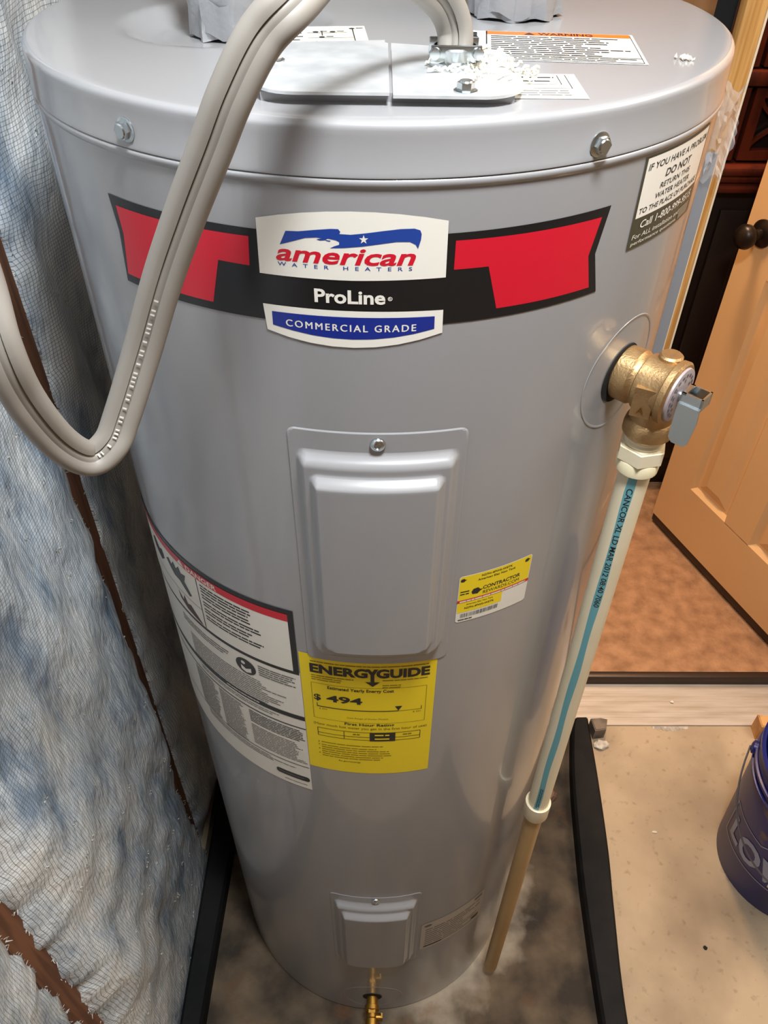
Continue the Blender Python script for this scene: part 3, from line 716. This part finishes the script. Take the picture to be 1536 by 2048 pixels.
for a in ((.020, .060, .048, .0608), (.020, .045, .052, .0458), (.020, .030, .050, .0308), (.052, .020, .0528, .070), (.030, .052, .0308, .066), (.024, .018, .044, .0188), (.024, .018, .0248, .026), (.044, .018, .0448, .026)): p.rect(*a, IK, 1)
for x, y in ((.026, .063), (.038, .063), (.030, .048), (.044, .034), (.026, .034), (.052, .072)): p.disc(x, y, .0022, IK, 1, 8); p.lines(x+.003, x+.008, y+.002, 1, .003, .0018, IK, 1, 0)
p.build('wiring_diagram', heater)['label'] = 'cream wiring diagram label on the cap'
p = Print(flat(.066, -.217, 0), 0)
w, h = .053, .051
p.rect(0, 0, w, h, WH, 0)
for a in ((.012, .028, .042, .0285), (.0415, .028, .042, .048), (.012, .020, .047, .0205), (.0465, .020, .047, .049)): p.rect(*a, IK, 1)
p.lines(.014, .040, .044, 1, .004, .002, IK, 1, .1); p.lines(.014, .038, .036, 1, .004, .002, IK, 1, .1); p.lines(.010, .046, .016, 3, .0042, .0013, GY, 1, .1)
p.build('cap_sticker', heater)['label'] = 'small white sticker on the cap beside the plate'
# --- junction box plates
def plate(name, pts, z, tilt=0):
    bm = bmesh.new()
    P = [Vector((x, y, 0)) for x, y in pts]
    lo = [bm.verts.new((v.x, v.y, z)) for v in P]; hi = [bm.verts.new((v.x, v.y, z+.0016)) for v in P]
    n = len(P); bm.faces.new(lo[::-1]); f = bm.faces.new(hi)
    for i in range(n): bm.faces.new((lo[i], lo[(i+1) % n], hi[(i+1) % n], hi[i]))
    return obj(name, bm, galv, heater, smooth=False)
def arc(cx, cy, r, a0, a1, n=7): return [(cx+r*math.cos(rad(a0+(a1-a0)*i/n)), cy+r*math.sin(rad(a0+(a1-a0)*i/n))) for i in range(n+1)]
LP = [(.0035, -.116), (.0035, -.122), (.0055, -.124), (.0055, -.2335)]+arc(-.046, -.2065, .0265, 270, 190)+arc(-.055, -.142, .019, 180, 105)
RP_ = [(.0075, -.2345)]+arc(.056, -.2095, .026, 275, 360)+arc(.063, -.152, .019, 0, 85)+[(.0075, -.119)]
plL = plate('junction_cover', LP, zt+.0055); plR = plate('junction_cover', RP_, zt+.0045)
bm = bmesh.new(); prism(bm, [(-.066, -.224), (.075, -.226), (.075, -.135), (-.066, -.13)], zt-.0002, zt+.0046); obj('junction_rim', bm, enamel, heater, smooth=False)
hexscrew('plate_screw', Matrix.Translation((-.0635, -.170, zt+.0071)), plL, .0050); hexscrew('plate_screw', Matrix.Translation((.0475, -.226, zt+.0061)), plR, .0050)

# ================================================================== wrapped pipes rising from the cap
def pipe_wrap(label, x, y, r, seed):
    t = thing('wrapped_pipe', label, 'pipe', (x, y, zt-.012 if x < 0 else zt), 'wrapped pipes on the cap')
    rnd = random.Random(seed); bm = bmesh.new(); n = 48
    rings = []; H = .42; base = 0
    for k in range(61):
        z = H*k/60; ring = []
        for i in range(n):
            a = 2*PI*i/n
            w = .0009*math.sin(5*a+z*70)+.0007*math.sin(11*a-z*160+seed)
            if z < .03: w += (.03-z)/.03*(.0022*math.sin(9*a+seed)+.0012*math.sin(17*a))
            zz = z if k else .0012*(1+math.sin(7*a+seed))
            ring.append(bm.verts.new(((r+w)*math.cos(a), (r+w)*math.sin(a), zz)))
        rings.append(ring)
    for a, b in zip(rings, rings[1:]):
        for i in range(n): bm.faces.new((a[i], a[(i+1) % n], b[(i+1) % n], b[i]))
    bm.faces.new(rings[-1])
    obj('tape_wrap', bm, foil, t)
    bm = bmesh.new(); lathe(bm, [(.011, H-.02), (.011, .60), (0, .60)], 24); obj('copper_pipe', bm, mat('copper', (190, 112, 78), .3, 1), t)
    # loose flap of tape
    bm = bmesh.new(); g = []
    for i in range(9):
        a = rad(-120+9*i if x < 0 else -150+9*i)
        g.append([bm.verts.new(((r+.0016+.001*math.sin(i*2.1+q))*math.cos(a), (r+.0016+.001*math.sin(i*1.7+q))*math.sin(a), .004+.011*q+.003*math.sin(i*1.1+seed))) for q in range(3)])
    for i in range(8):
        for q in range(2): bm.faces.new((g[i][q], g[i+1][q], g[i+1][q+1], g[i][q+1]))
    obj('tape_flap', bm, foil, t)
pipe_wrap('left of the two grey tape wrapped pipes on the heater cap, in a dished recess', -.113, -.012, .030, 1)
pipe_wrap('right of the two grey tape wrapped pipes on the heater cap, behind the warning label', .103, .006, .035, 4)

# ================================================================== power cable
pc = thing('power_cable', 'thick ribbed grey cable looping from the cap down past the left of the heater', 'cable', (.045, -.170, zt+.006))
pts = [(.045, -.1700, 1.538), (.0445, -.1650, 1.552), (.0370, -.1700, 1.566), (.0225, -.185, 1.5790), (.0052, -.215, 1.5935), (-.0161, -.26, 1.6020), (-.0369, -.298, 1.5894), (-.0525, -.306, 1.5766), (-.0674, -.31, 1.5545), (-.0803, -.31, 1.5304), (-.0975, -.309, 1.4986), (-.1152, -.309, 1.4634), (-.1333, -.312, 1.4223), (-.1504, -.322, 1.3844), (-.1588, -.33, 1.3690), (-.1701, -.338, 1.3645), (-.1785, -.35, 1.3855), (-.183, -.362, 1.4227), (-.1838, -.366, 1.4576), (-.1898, -.35, 1.4983), (-.205, -.33, 1.60), (-.24, -.31, 1.80), (-.28, -.30, 2.1), (-.30, -.30, 2.499)]
path = catmull(pts, 10)
camp = Vector((0, -.7026, 1.6608))
sec = []
for c0, q, a0, a1, m in ((-.0049, .0059, 62, 298, 9), (0, .0044, 238, 302, 4), (.0049, .0059, 242, 478, 9), (0, .0044, 58, 122, 4)):
    for k in range(m+1):
        a = rad(a0+(a1-a0)*k/m); sec.append((c0+q*math.cos(a), q*math.sin(a)))
L0 = pc.matrix_world.inverted()
bm = bmesh.new()
def side(i, t):
    v = (camp-path[i]).normalized(); return t.cross(v)
sweep(bm, path, sec, side=side)
bmesh.ops.transform(bm, matrix=L0, verts=bm.verts[:])
cb = obj('cable_jacket', bm, cablem, pc, angle=50)
# printed legend along the middle rib
tp, fp = text_bm('I II III I II I IIII II I II III I II', 0)
mxx = max(v.x for v in tp)
i0 = 112; acc = [0]
for i in range(i0, i0+34): acc.append(acc[-1]+(path[i+1]-path[i]).length)
def along(s):
    for k in range(len(acc)-1):
        if acc[k+1] >= s: f = (s-acc[k])/(acc[k+1]-acc[k]); return path[i0+k].lerp(path[i0+k+1], f), (path[i0+k+1]-path[i0+k]).normalized()
    return path[i0+33], (path[i0+34]-path[i0+33]).normalized()
bm = bmesh.new(); w = []
for v in tp:
    P0, t = along(acc[-1]*(v.x/mxx)); s = side(i0, t); n_ = (camp-P0).normalized(); s = t.cross(n_).normalized(); n_ = s.cross(t)
    w.append(bm.verts.new(L0 @ (P0+n_*.0058+s*(v.y-.35)*.0034)))
for f in fp:
    try: bm.faces.new([w[i] for i in f])
    except ValueError: pass
obj('cable_legend', bm, C3('cable_ink', (206, 200, 190), .5), cb, smooth=False)
# clamp connector holding the cable to the plate
bm = bmesh.new()
lathe(bm, [(.0155, .0002), (.0155, .003), (.0135, .0038), (.0135, .0095), (.0125, .0105), (.0122, .004)], 28)
box(bm, -.0150, .0150, -.0118, -.0095, .003, .0125, bev=.0008); box(bm, -.0150, .0150, .0095, .0118, .003, .0125, bev=.0008)
cl = obj('cable_clamp', bm, steel, pc)
for x in (-.0128, .0128):
    bm = bmesh.new(); lathe(bm, [(0, .0125), (.0026, .0125), (.0034, .0140), (.0030, .0155), (0, .0158)], 14, Matrix.Translation((x, 0, .0085)) @ Matrix.Rotation(PI/2, 4, 'X') @ Matrix.Translation((0, 0, -.0005)))
    obj('clamp_screw', bm, steel, cl)
# chips of torn white sheathing lying round the clamp
bm = bmesh.new()
def chip(x, y, z, s):
    c = Vector((x, y, z)); a = random.uniform(0, 2*PI); n = random.randint(3, 5); L = s*random.uniform(1.2, 3.6); d = Vector((math.cos(a), math.sin(a), random.uniform(-.1, .5))).normalized(); sd = d.cross(Vector((0, 0, 1))).normalized()
    pr_ = []
    for k in range(n+1):
        q = c+d*(L*(k/n-.5))+Vector((0, 0, .25*s*math.sin(k*2.2+a))); wd = s*.32*(1-.6*abs(2*k/n-1))*random.uniform(.6, 1.2)
        pr_.append([bm.verts.new(q+sd*wd+Vector((0, 0, .0006))), bm.verts.new(q+Vector((0, 0, .0012+.2*s))), bm.verts.new(q-sd*wd+Vector((0, 0, .0006))), bm.verts.new(q)])
    for a_, b_ in zip(pr_, pr_[1:]):
        for i in range(4): bm.faces.new((a_[i], a_[(i+1) % 4], b_[(i+1) % 4], b_[i]))
    bm.faces.new(pr_[0]); bm.faces.new(pr_[-1][::-1])
for k in range(95):
    x, y = random.gauss(.057, .013), random.gauss(-.178, .011)
    if math.hypot(x-.045, y+.17) < .015: continue
    chip(x, y, zt+.0072, random.uniform(.0018, .0042))
for k in range(10): chip(.0675+random.uniform(-.006, .006), -.160+random.uniform(-.02, .008), zt+.0085, random.uniform(.003, .0055))
for k in range(12): chip(random.uniform(.079, .094), random.uniform(-.188, -.160), zt+.0022 if k % 2 else zt+.003, random.uniform(.0022, .004))
o = obj('sheathing_crumbs', bm, paint, smooth=False); o['kind'] = 'stuff'; tag(o, 'torn white sheathing crumbs scattered around the cable clamp on the cap', 'crumbs')
bm = bmesh.new()
for k in range(6): chip(.198+random.gauss(0, .003), -.129+random.gauss(0, .002), zt+.0006, .003)
o = obj('paint_flake', bm, paint, smooth=False); tag(o, 'small cream flake lying on the right side of the heater cap', 'flake')

# ================================================================== relief discharge pipe
dp = thing('discharge_pipe', 'cream plastic drop pipe with blue stripe below the brass relief valve', 'pipe', (PX, PY, .045))
def pl(prof, name, m, n=36, par=dp, ang=40):
    bm = bmesh.new(); lathe(bm, [(r, z-.045) for r, z in prof], n); return obj(name, bm, m, par, angle=ang)
pl([(0, .667), (.0133, .667), (.0133, 1.262), (0, 1.262)], 'upper_pipe', pvc)
pl([(.0128, .6745), (.0150, .6755), (.0166, .675), (.0168, .646), (.0160, .6435), (.0118, .6435)], 'coupling', pvc)
pl([(.0090, .046), (.0118, .045), (.0118, .66), (0, .66)], 'lower_pipe', cpvc)
pl([(.0075, .10), (.0085, .0455), (.0118, .0452)], 'pipe_bore', blackgap)
bm = bmesh.new(); HX = [(.0198*math.cos(rad(60*i+12)), .0198*math.sin(rad(60*i+12))) for i in range(6)]
prism(bm, HX, 1.2585-.045, 1.272-.045, bev=.0015)
lathe(bm, [(.0150, 1.272-.045), (.0158, 1.2745-.045), (.0150, 1.2765-.045), (.0158, 1.279-.045), (.015, 1.283-.045)], 30)
ad = obj('threaded_adapter', bm, pvc, dp, angle=30)
bm = bmesh.new(); lathe(bm, [(.0136, .0), (.0172, .001), (.0178, .012), (.0165, .014)], 32, Matrix.Translation((0, 0, 1.245-.045)))
obj('glue_collar', bm, mat('glue_stain', (224, 212, 176), .4, c2=(216, 190, 60), scale=28, lo=.5, hi=.6), ad)
def on_pipe(u, v, l):
    r = .0133+.00015+.0001*l; a = rad(-111)+u/.0133; return Vector((r*math.cos(a), r*math.sin(a), v-.045))
p = Print(on_pipe, .0015); BS = C3('stripe_blue', (100, 160, 168), .4)
n = 30
p.poly([(-.0040, .6755), (.0028, .6755)]+[(.0030+.0006*math.sin(k*.9), .6755+.57*k/n) for k in range(1, n)]+[(.0034, 1.2450), (-.0036, 1.2450)]+[(-.0038+.0005*math.sin(k*.8), .6755+.57*k/n) for k in range(n-1, 0, -1)], BS, 0)
def vert(z0):
    return lambda x, y: (y, z0-x)
p.text('CANCOR XL LD MAR 2012 08:40 7060', 0, .150, -.0024, .0026, IK, 1, bold=.01, fn=vert(1.232)); tk = C3('teal_ink', (30, 84, 96), .5)
for v_ in (-.0018, .0004): p.lines(0, .05, v_+.0014, 1, .004, .0014, tk, 1, .1, fn=vert(.73))
st_ = p.build('stripe', dp)

# ================================================================== curb strips either side of the slab
def curb(name, label, stations, h):
    bm = bmesh.new(); rings = []
    for x0, x1, y in catmull(stations, 8):
        b = .006
        rings.append([bm.verts.new(q) for q in ((x0, y, 0.0015), (x0+.001, y, h-b), (x0+b, y, h-.001), (x1-b, y, h), (x1-.001, y, h-b), (x1, y, 0.0005))])
    for a, c in zip(rings, rings[1:]):
        for i in range(6): bm.faces.new((a[i], a[(i+1) % 6], c[(i+1) % 6], c[i]))
    bm.faces.new(rings[0]); bm.faces.new(rings[-1][::-1])
    return tag(obj(name, bm, black, angle=30), label, 'curb strip')
curb('curb_strip', 'black rubber curb strip on the floor right of the water heater', [(.402, .447, -.62), (.405, .4525, -.29), (.411, .4695, -.10), (.419, .483, .02), (.435, .494, .18), (.456, .499, .30), (.468, .5005, .334)], .040)
curb('curb_strip', 'black rubber curb strip left of the water heater, along the insulation', [(-.348, -.312, -.62), (-.348, -.306, -.28), (-.346, -.298, -.02), (-.345, -.294, .15), (-.345, -.294, .33)], .040)

# ================================================================== insulation batts between the studs
def batt(label, y0, y1, z0, z1, seed, bulge, foot=False, n=(44, 150)):
    rnd = random.Random(seed); ph = [rnd.uniform(0, 6) for _ in range(12)]
    t = thing('insulation_batt', label, 'insulation', (-.375, (y0+y1)/2, z0))
    bm = bmesh.new(); nu, nz = n; g = []
    def surf(s, q):
        y = y0+(y1-y0)*s; z = z0+(z1-z0)*q
        e = min(1, s/.16, (1-s)/.16); e = math.sin(e*PI/2)**.8
        eb = 1 if foot else min(1, (q+.002)/.035)
        yy = y+.25*z                                          # folds lean
        f = .5*math.sin(yy*34+ph[0]+1.3*math.sin(z*3.1+ph[1]))+.35*math.sin(yy*61+z*5+ph[2]+1.2*math.sin(z*4.3+ph[3]))+.28*math.sin(z*17+y*13+ph[4])+.2*math.sin(z*41-y*31+ph[5])
        f += .14*math.sin(yy*120+z*23+ph[6]+math.sin(z*9))+.10*math.sin(z*77+y*71+ph[7])
        x = -.3715+e*eb*(bulge*(.62+.38*math.sin(z*3.7+ph[8]))+.0080*f)
        if foot and z < .34:
            w_ = max(0, min(1, (.34-z)/.28)); x = x*(1-w_)+w_*(-.3520+.0012*f)
        edge = .004*math.sin(z*53+ph[9])+.003*math.sin(z*131+ph[10])+.0015*math.sin(z*310)
        y += edge*((1-s)**4*1-s**4)
        return Vector((x, y, z))
    for i in range(nu+1): g.append([bm.verts.new(surf(i/nu, k/nz)) for k in range(nz+1)])
    bk = []
    for i in (0, nu): bk.append([bm.verts.new((-.440, v.co.y, v.co.z)) for v in g[i]])
    for i in range(nu):
        for k in range(nz): bm.faces.new((g[i][k], g[i+1][k], g[i+1][k+1], g[i][k+1]))
    for side_, b_ in ((0, bk[0]), (nu, bk[1])):
        for k in range(nz): bm.faces.new((g[side_][k], g[side_][k+1], b_[k+1], b_[k]))
    for k in range(nz): bm.faces.new((bk[0][k], bk[1][k], bk[1][k+1], bk[0][k+1]))
    for q in (0, nz): bm.faces.new([g[i][q] for i in range(nu+1)]+[bk[1][q], bk[0][q]])
    bmesh.ops.transform(bm, matrix=t.matrix_world.inverted(), verts=bm.verts[:])
    f = obj('facing', bm, scrim, t, angle=80)
    # frayed fibres along the cut edges and tufts on the facing
    bm = bmesh.new(); inv = t.matrix_world.inverted()
    def fibre(p, d, L, w):
        sd = d.orthogonal().normalized()*w; sd2 = d.cross(sd).normalized()*w; cu = Vector((rnd.uniform(-.4, .6), rnd.uniform(-.5, .5), rnd.uniform(-.5, .5)))
        rr = []
        for k in range(3):
            c = p+d*L*k/2+cu*L*(k/2)**2*.5; s_ = 1-.35*k
            rr.append([bm.verts.new(inv @ (c+sd*s_)), bm.verts.new(inv @ (c-sd*.5*s_+sd2*s_)), bm.verts.new(inv @ (c-sd*.5*s_-sd2*s_))])
        for a, b in zip(rr, rr[1:]):
            for i in range(3): bm.faces.new((a[i], a[(i+1) % 3], b[(i+1) % 3], b[i]))
    for s in (0, 1):
        for k in range(300):
            q = rnd.random(); p = surf(s, q)+Vector((rnd.uniform(-.002, .002), 0, 0)); d = Vector((rnd.uniform(-.1, .5), (1 if s else -1)*rnd.uniform(.2, 1), rnd.uniform(-.8, .8))).normalized()
            fibre(p, d, rnd.uniform(.002, .0055), rnd.uniform(.0004, .0009))
    for k in range(150):
        s, q = rnd.uniform(.03, .97), rnd.random()
        c = surf(s, q)
        for j in range(rnd.randint(2, 6)):
            d = Vector((rnd.uniform(.05, .5), rnd.uniform(-1, 1), rnd.uniform(-1, 1))).normalized(); fibre(c+Vector((.0005, rnd.uniform(-.004, .004), rnd.uniform(-.004, .004))), d, rnd.uniform(.0015, .0038), rnd.uniform(.0005, .0011))
    o = obj('frayed_fibres', bm, mat('glass_fibre', (186, 184, 176), .8), t, smooth=False); o['kind'] = 'stuff'
batt('grey blue mesh faced insulation batt behind the heater, right of the brown stud gap', .056, .402, .0, 2.3, 3, .026)
batt('wide silvery mesh faced insulation batt left of the heater, between the two brown stud gaps', -.386, .016, .0, 2.3, 5, .034, True)
batt('silvery mesh faced insulation batt in the bottom left corner, below the diagonal brown stud', -.822, -.414, .0, 2.3, 9, .028)

# ================================================================== hall cabinet seen through the doorway
cbn = thing('carved_cabinet', 'dark carved mahogany cabinet standing in the carpeted room beyond the door', 'cabinet', (1.0, 1.36, .042))
def cpart(name, d, m, par=cbn, bev=0):
    bm = bmesh.new(); box(bm, *d, bev=bev); return obj(name, bm, m, par, smooth=bev > 0)
X0, X1 = -.56, .50; F = -.205
cpart('plinth', (X0, X1, F+.03, .25, 0, .12), woodb); cpart('lower_body', (X0, X1, F, .25, .12, .93), woodb, bev=.004)
for k in range(3):
    dd = cpart('lower_door', (X0+.02+k*.346, X0+.346+k*.346, F-.014, F, .15, .88), woodb, bev=.003); cpart('door_field', (X0+.08+k*.346, X0+.286+k*.346, F-.020, F-.014, .22, .81), woodb, dd, bev=.003)
for z, d in ((.925, .03), (.945, .022), (.965, .034)): cpart('waist_moulding', (X0-.01, X1+.01, F-d, .25, z, z+.018), woodd, bev=.004)
cpart('upper_body', (X0+.02, X1-.02, F+.02, .25, .983, 1.90), woodb); cpart('cornice', (X0-.02, X1+.02, F-.03, .27, 1.90, 1.98), woodd, bev=.01)
for k in range(6):
    u0 = X0+.03+k*.17; u1 = u0+.158
    for z0, z1 in ((.99, 1.14), (1.18, 1.86)):
        fr = bmesh.new()
        for d in ((u0, u0+.022, F-.004, F+.02, z0, z1), (u1-.022, u1, F-.004, F+.02, z0, z1), (u0+.022, u1-.022, F-.004, F+.02, z0, z0+.02), (u0+.022, u1-.022, F-.004, F+.02, z1-.02, z1)): box(fr, *d)
        dr = obj('upper_door', fr, woodd, cbn, smooth=False)
        if z0 < 1:
            lt = bmesh.new(); uc, zc = (u0+u1)/2, (z0+z1)/2; hu, hz = (u1-u0)/2-.02, (z1-z0)/2-.018
            for s in (-1, 1):
                pth = [Vector((uc+hu*math.sin(-PI/2+PI*q/16)*s, F+.008, zc-hz+2*hz*q/16)) for q in range(17)]
                sweep(lt, pth, [(-.005, -.004), (.005, -.004), (.005, .004), (-.005, .004)], side=lambda i, t: Vector((0, 1, 0)))
            lathe(lt, [(0, -.004), (.013, -.004), (.013, .006), (0, .008)], 14, Matrix.Translation((uc, F+.008, zc)) @ Matrix.Rotation(PI/2, 4, 'X'))
            obj('lattice', lt, woodd, dr, smooth=False)
        else: 
            pn = bmesh.new(); box(pn, u0+.022, u1-.022, F+.006, F+.014, z0+.02, z1-.02); obj('door_panel', pn, woodd, dr, smooth=False)
cpart('mid_moulding', (X0, X1, F-.018, F+.02, 1.145, 1.175), woodd, bev=.005)

# ================================================================== bucket
bk = thing('bucket', 'dark blue plastic bucket with white lettering at the right edge of the floor', 'bucket', (.852, .015, 0))
bm = bmesh.new()
lathe(bm, [(0, .003), (.126, .003), (.1295, 0), (.131, .004), (.1495, .300), (.1495, .302), (.1535, .302), (.1535, .308), (.1500, .309), (.1500, .322), (.1540, .323), (.1540, .329), (.1505, .330), (.1505, .356), (.1540, .358), (.1545, .368), (.151, .3705), (.1475, .369), (.1465, .36), (.128, .012), (0, .010)], 72)
bb = obj('pail', bm, bucketm, bk, angle=35)
def on_pail(u, v, l):
    r = .131+.0185*v/.3+.0004+.00015*l; a = rad(-100)+u; return Vector((r*math.cos(a), r*math.sin(a), v))
p = Print(on_pail, .03); GW = C3('pail_print', (150, 156, 178), .5)
# rectangle-with-gable outline and the letters
def ang(d): return rad(d+100)
a0, a1 = -192, -78; v0, v1 = .093, .200
def strip(pts, w=.0028):
    P = [Vector((x*.142, y)) for x, y in pts]
    for a, b in zip(P, P[1:]):
        t = (b-a).normalized(); nn = Vector((-t.y, t.x))*w/2; e = t*w/2
        p.poly([((q.x)/.142, q.y) for q in (a-e+nn, a-e-nn, b+e-nn, b+e+nn)], GW, 1)
mid = (a0+a1)/2
strip([(ang(a0), v0), (ang(a1), v0), (ang(a1), v1), (ang(mid+20), v1), (ang(mid), v1+.05), (ang(mid-20), v1), (ang(a0), v1), (ang(a0), v0)])
p.text("LOWE'S", ang(a0+7), ang(a1-7), v0+.016, v1-.020, GW, 1, bold=.035)
p.build('pail_lettering', bk)
# bail with white grip hanging over the near side
bm = bmesh.new()
e0, e1 = Vector((-.075, .138, .335)), Vector((.075, -.138, .335)); e0 = Vector((.157*math.cos(rad(150)), .157*math.sin(rad(150)), .318)); e1 = Vector((.157*math.cos(rad(-30)), .157*math.sin(rad(-30)), .318))
mid_ = Vector((math.cos(rad(-120)), math.sin(rad(-120)), 0)); pth = []
for k in range(41):
    t = PI*k/40; pth.append((e0+e1)/2+(e0-e1)/2*math.cos(t)*1.03+(mid_*.172+Vector((0, 0, -.150)))*math.sin(t)**.8)
sweep(bm, pth, circ(.0017, 8)); bl_ = obj('bail', bm, wire, bk)
bm = bmesh.new(); sweep(bm, pth[16:26], circ(.0085, 14)); obj('grip', bm, white_pl, bl_)
for e, s in ((e0, 1), (e1, 1)):
    bm = bmesh.new(); d = Vector((e.x, e.y, 0)).normalized(); q = d.to_track_quat('Z', 'Y').to_matrix().to_4x4(); q.translation = Vector((d.x*.1495, d.y*.1495, e.z))
    lathe(bm, [(.014, 0), (.013, .008), (.006, .011), (0, .011)], 20, q); obj('bail_ear', bm, bucketm, bk)

# ================================================================== odds and ends round the threshold
def lump(name, label, cat, c, s, m, seed, sub=2):
    rnd = random.Random(seed); bm = bmesh.new(); bmesh.ops.create_icosphere(bm, subdivisions=sub, radius=1)
    for v in bm.verts:
        k = 1+rnd.uniform(-.22, .22); v.co = Vector((v.co.x*s[0]*k, v.co.y*s[1]*k, max(-.5*s[2], v.co.z*s[2]*k)+.5*s[2]))
    o = obj(name, bm, m, smooth=False); o.location = c; return tag(o, label, cat)
def block(name, label, cat, pts, z0, z1, m, bev=.002):
    bm = bmesh.new(); prism(bm, pts, z0, z1, bev=bev); return tag(obj(name, bm, m, smooth=False), label, cat)
block('concrete_chunk', 'broken grey chunk standing at the left end of the metal threshold', 'rubble', [(.510, .300), (.537, .304), (.545, .331), (.530, .3345), (.506, .333)], 0, .038, greyb)
lump('mortar_lump', 'white crumbling lump on the floor in front of the grey chunk', 'rubble', (.527, .282, 0), (.016, .014, .008), mortar, 3)
lump('stone', 'small pinkish brown stone behind the cream drop pipe', 'stone', (.385, .155, .0015), (.014, .018, .016), pinkstone, 5)
bm = bmesh.new(); prv = None; rnd = random.Random(4)
for k in range(30):
    x = .66+.085*k/29; w = .004+.005*rnd.random()*math.sin(PI*k/29)
    r_ = [bm.verts.new((x, .3345, .0005)), bm.verts.new((x, .3345-w*.4, .004*rnd.uniform(.6, 1.2))), bm.verts.new((x, .3345-w*1.6, .0005))]
    if prv: 
        for i in range(2): bm.faces.new((prv[i], prv[i+1], r_[i+1], r_[i]))
    prv = r_
tag(obj('mortar_smear', bm, mortar, smooth=False), 'ragged white mortar smear along the front of the metal threshold', 'rubble')
block('wood_offcut', 'splintered pale wood offcut behind the blue bucket', 'wood', [(.895, .300), (.960, .305), (.968, .322), (.950, .333), (.93, .326), (.897, .334)], 0, .055, cardb)
for k, (x, y, s, c, m) in enumerate(((.640, -.155, .0045, 'small black speck on the tan floor left of the bucket base', blackgap),)):
    lump('gravel', c, 'gravel', (x, y, 0), (s, s, s*.4), m, k, 1)
lump('chip', 'tiny white chip on the tan floor midway between curb and bucket', 'chip', (.60, .075, 0), (.006, .003, .002), paint, 8, 1)
lump('chip', 'tiny cream chip lying on the metal threshold', 'chip', (.722, .395, .0118), (.005, .004, .0015), paint, 9, 1)
# torn clear film caught between the tank and the jamb
bm = bmesh.new(); rnd = random.Random(6); g = []
for i in range(9):
    col = []
    for k in range(22):
        q = k/21; x = .408+.034*i/8*(1-.2*q); y = .330+.008*math.sin(i*.9+q*5)+rnd.uniform(-.004, .004); z = 1.395-.11*q+.006*math.sin(i*1.3)
        col.append(bm.verts.new((x+.003*math.sin(q*9+i*.5), y, z)))
    g.append(col)
for i in range(8):
    for k in range(21): bm.faces.new((g[i][k], g[i+1][k], g[i+1][k+1], g[i][k+1]))
tag(obj('plastic_film', bm, film, angle=20), 'crumpled clear plastic film hanging between the heater and the wooden jamb', 'plastic')
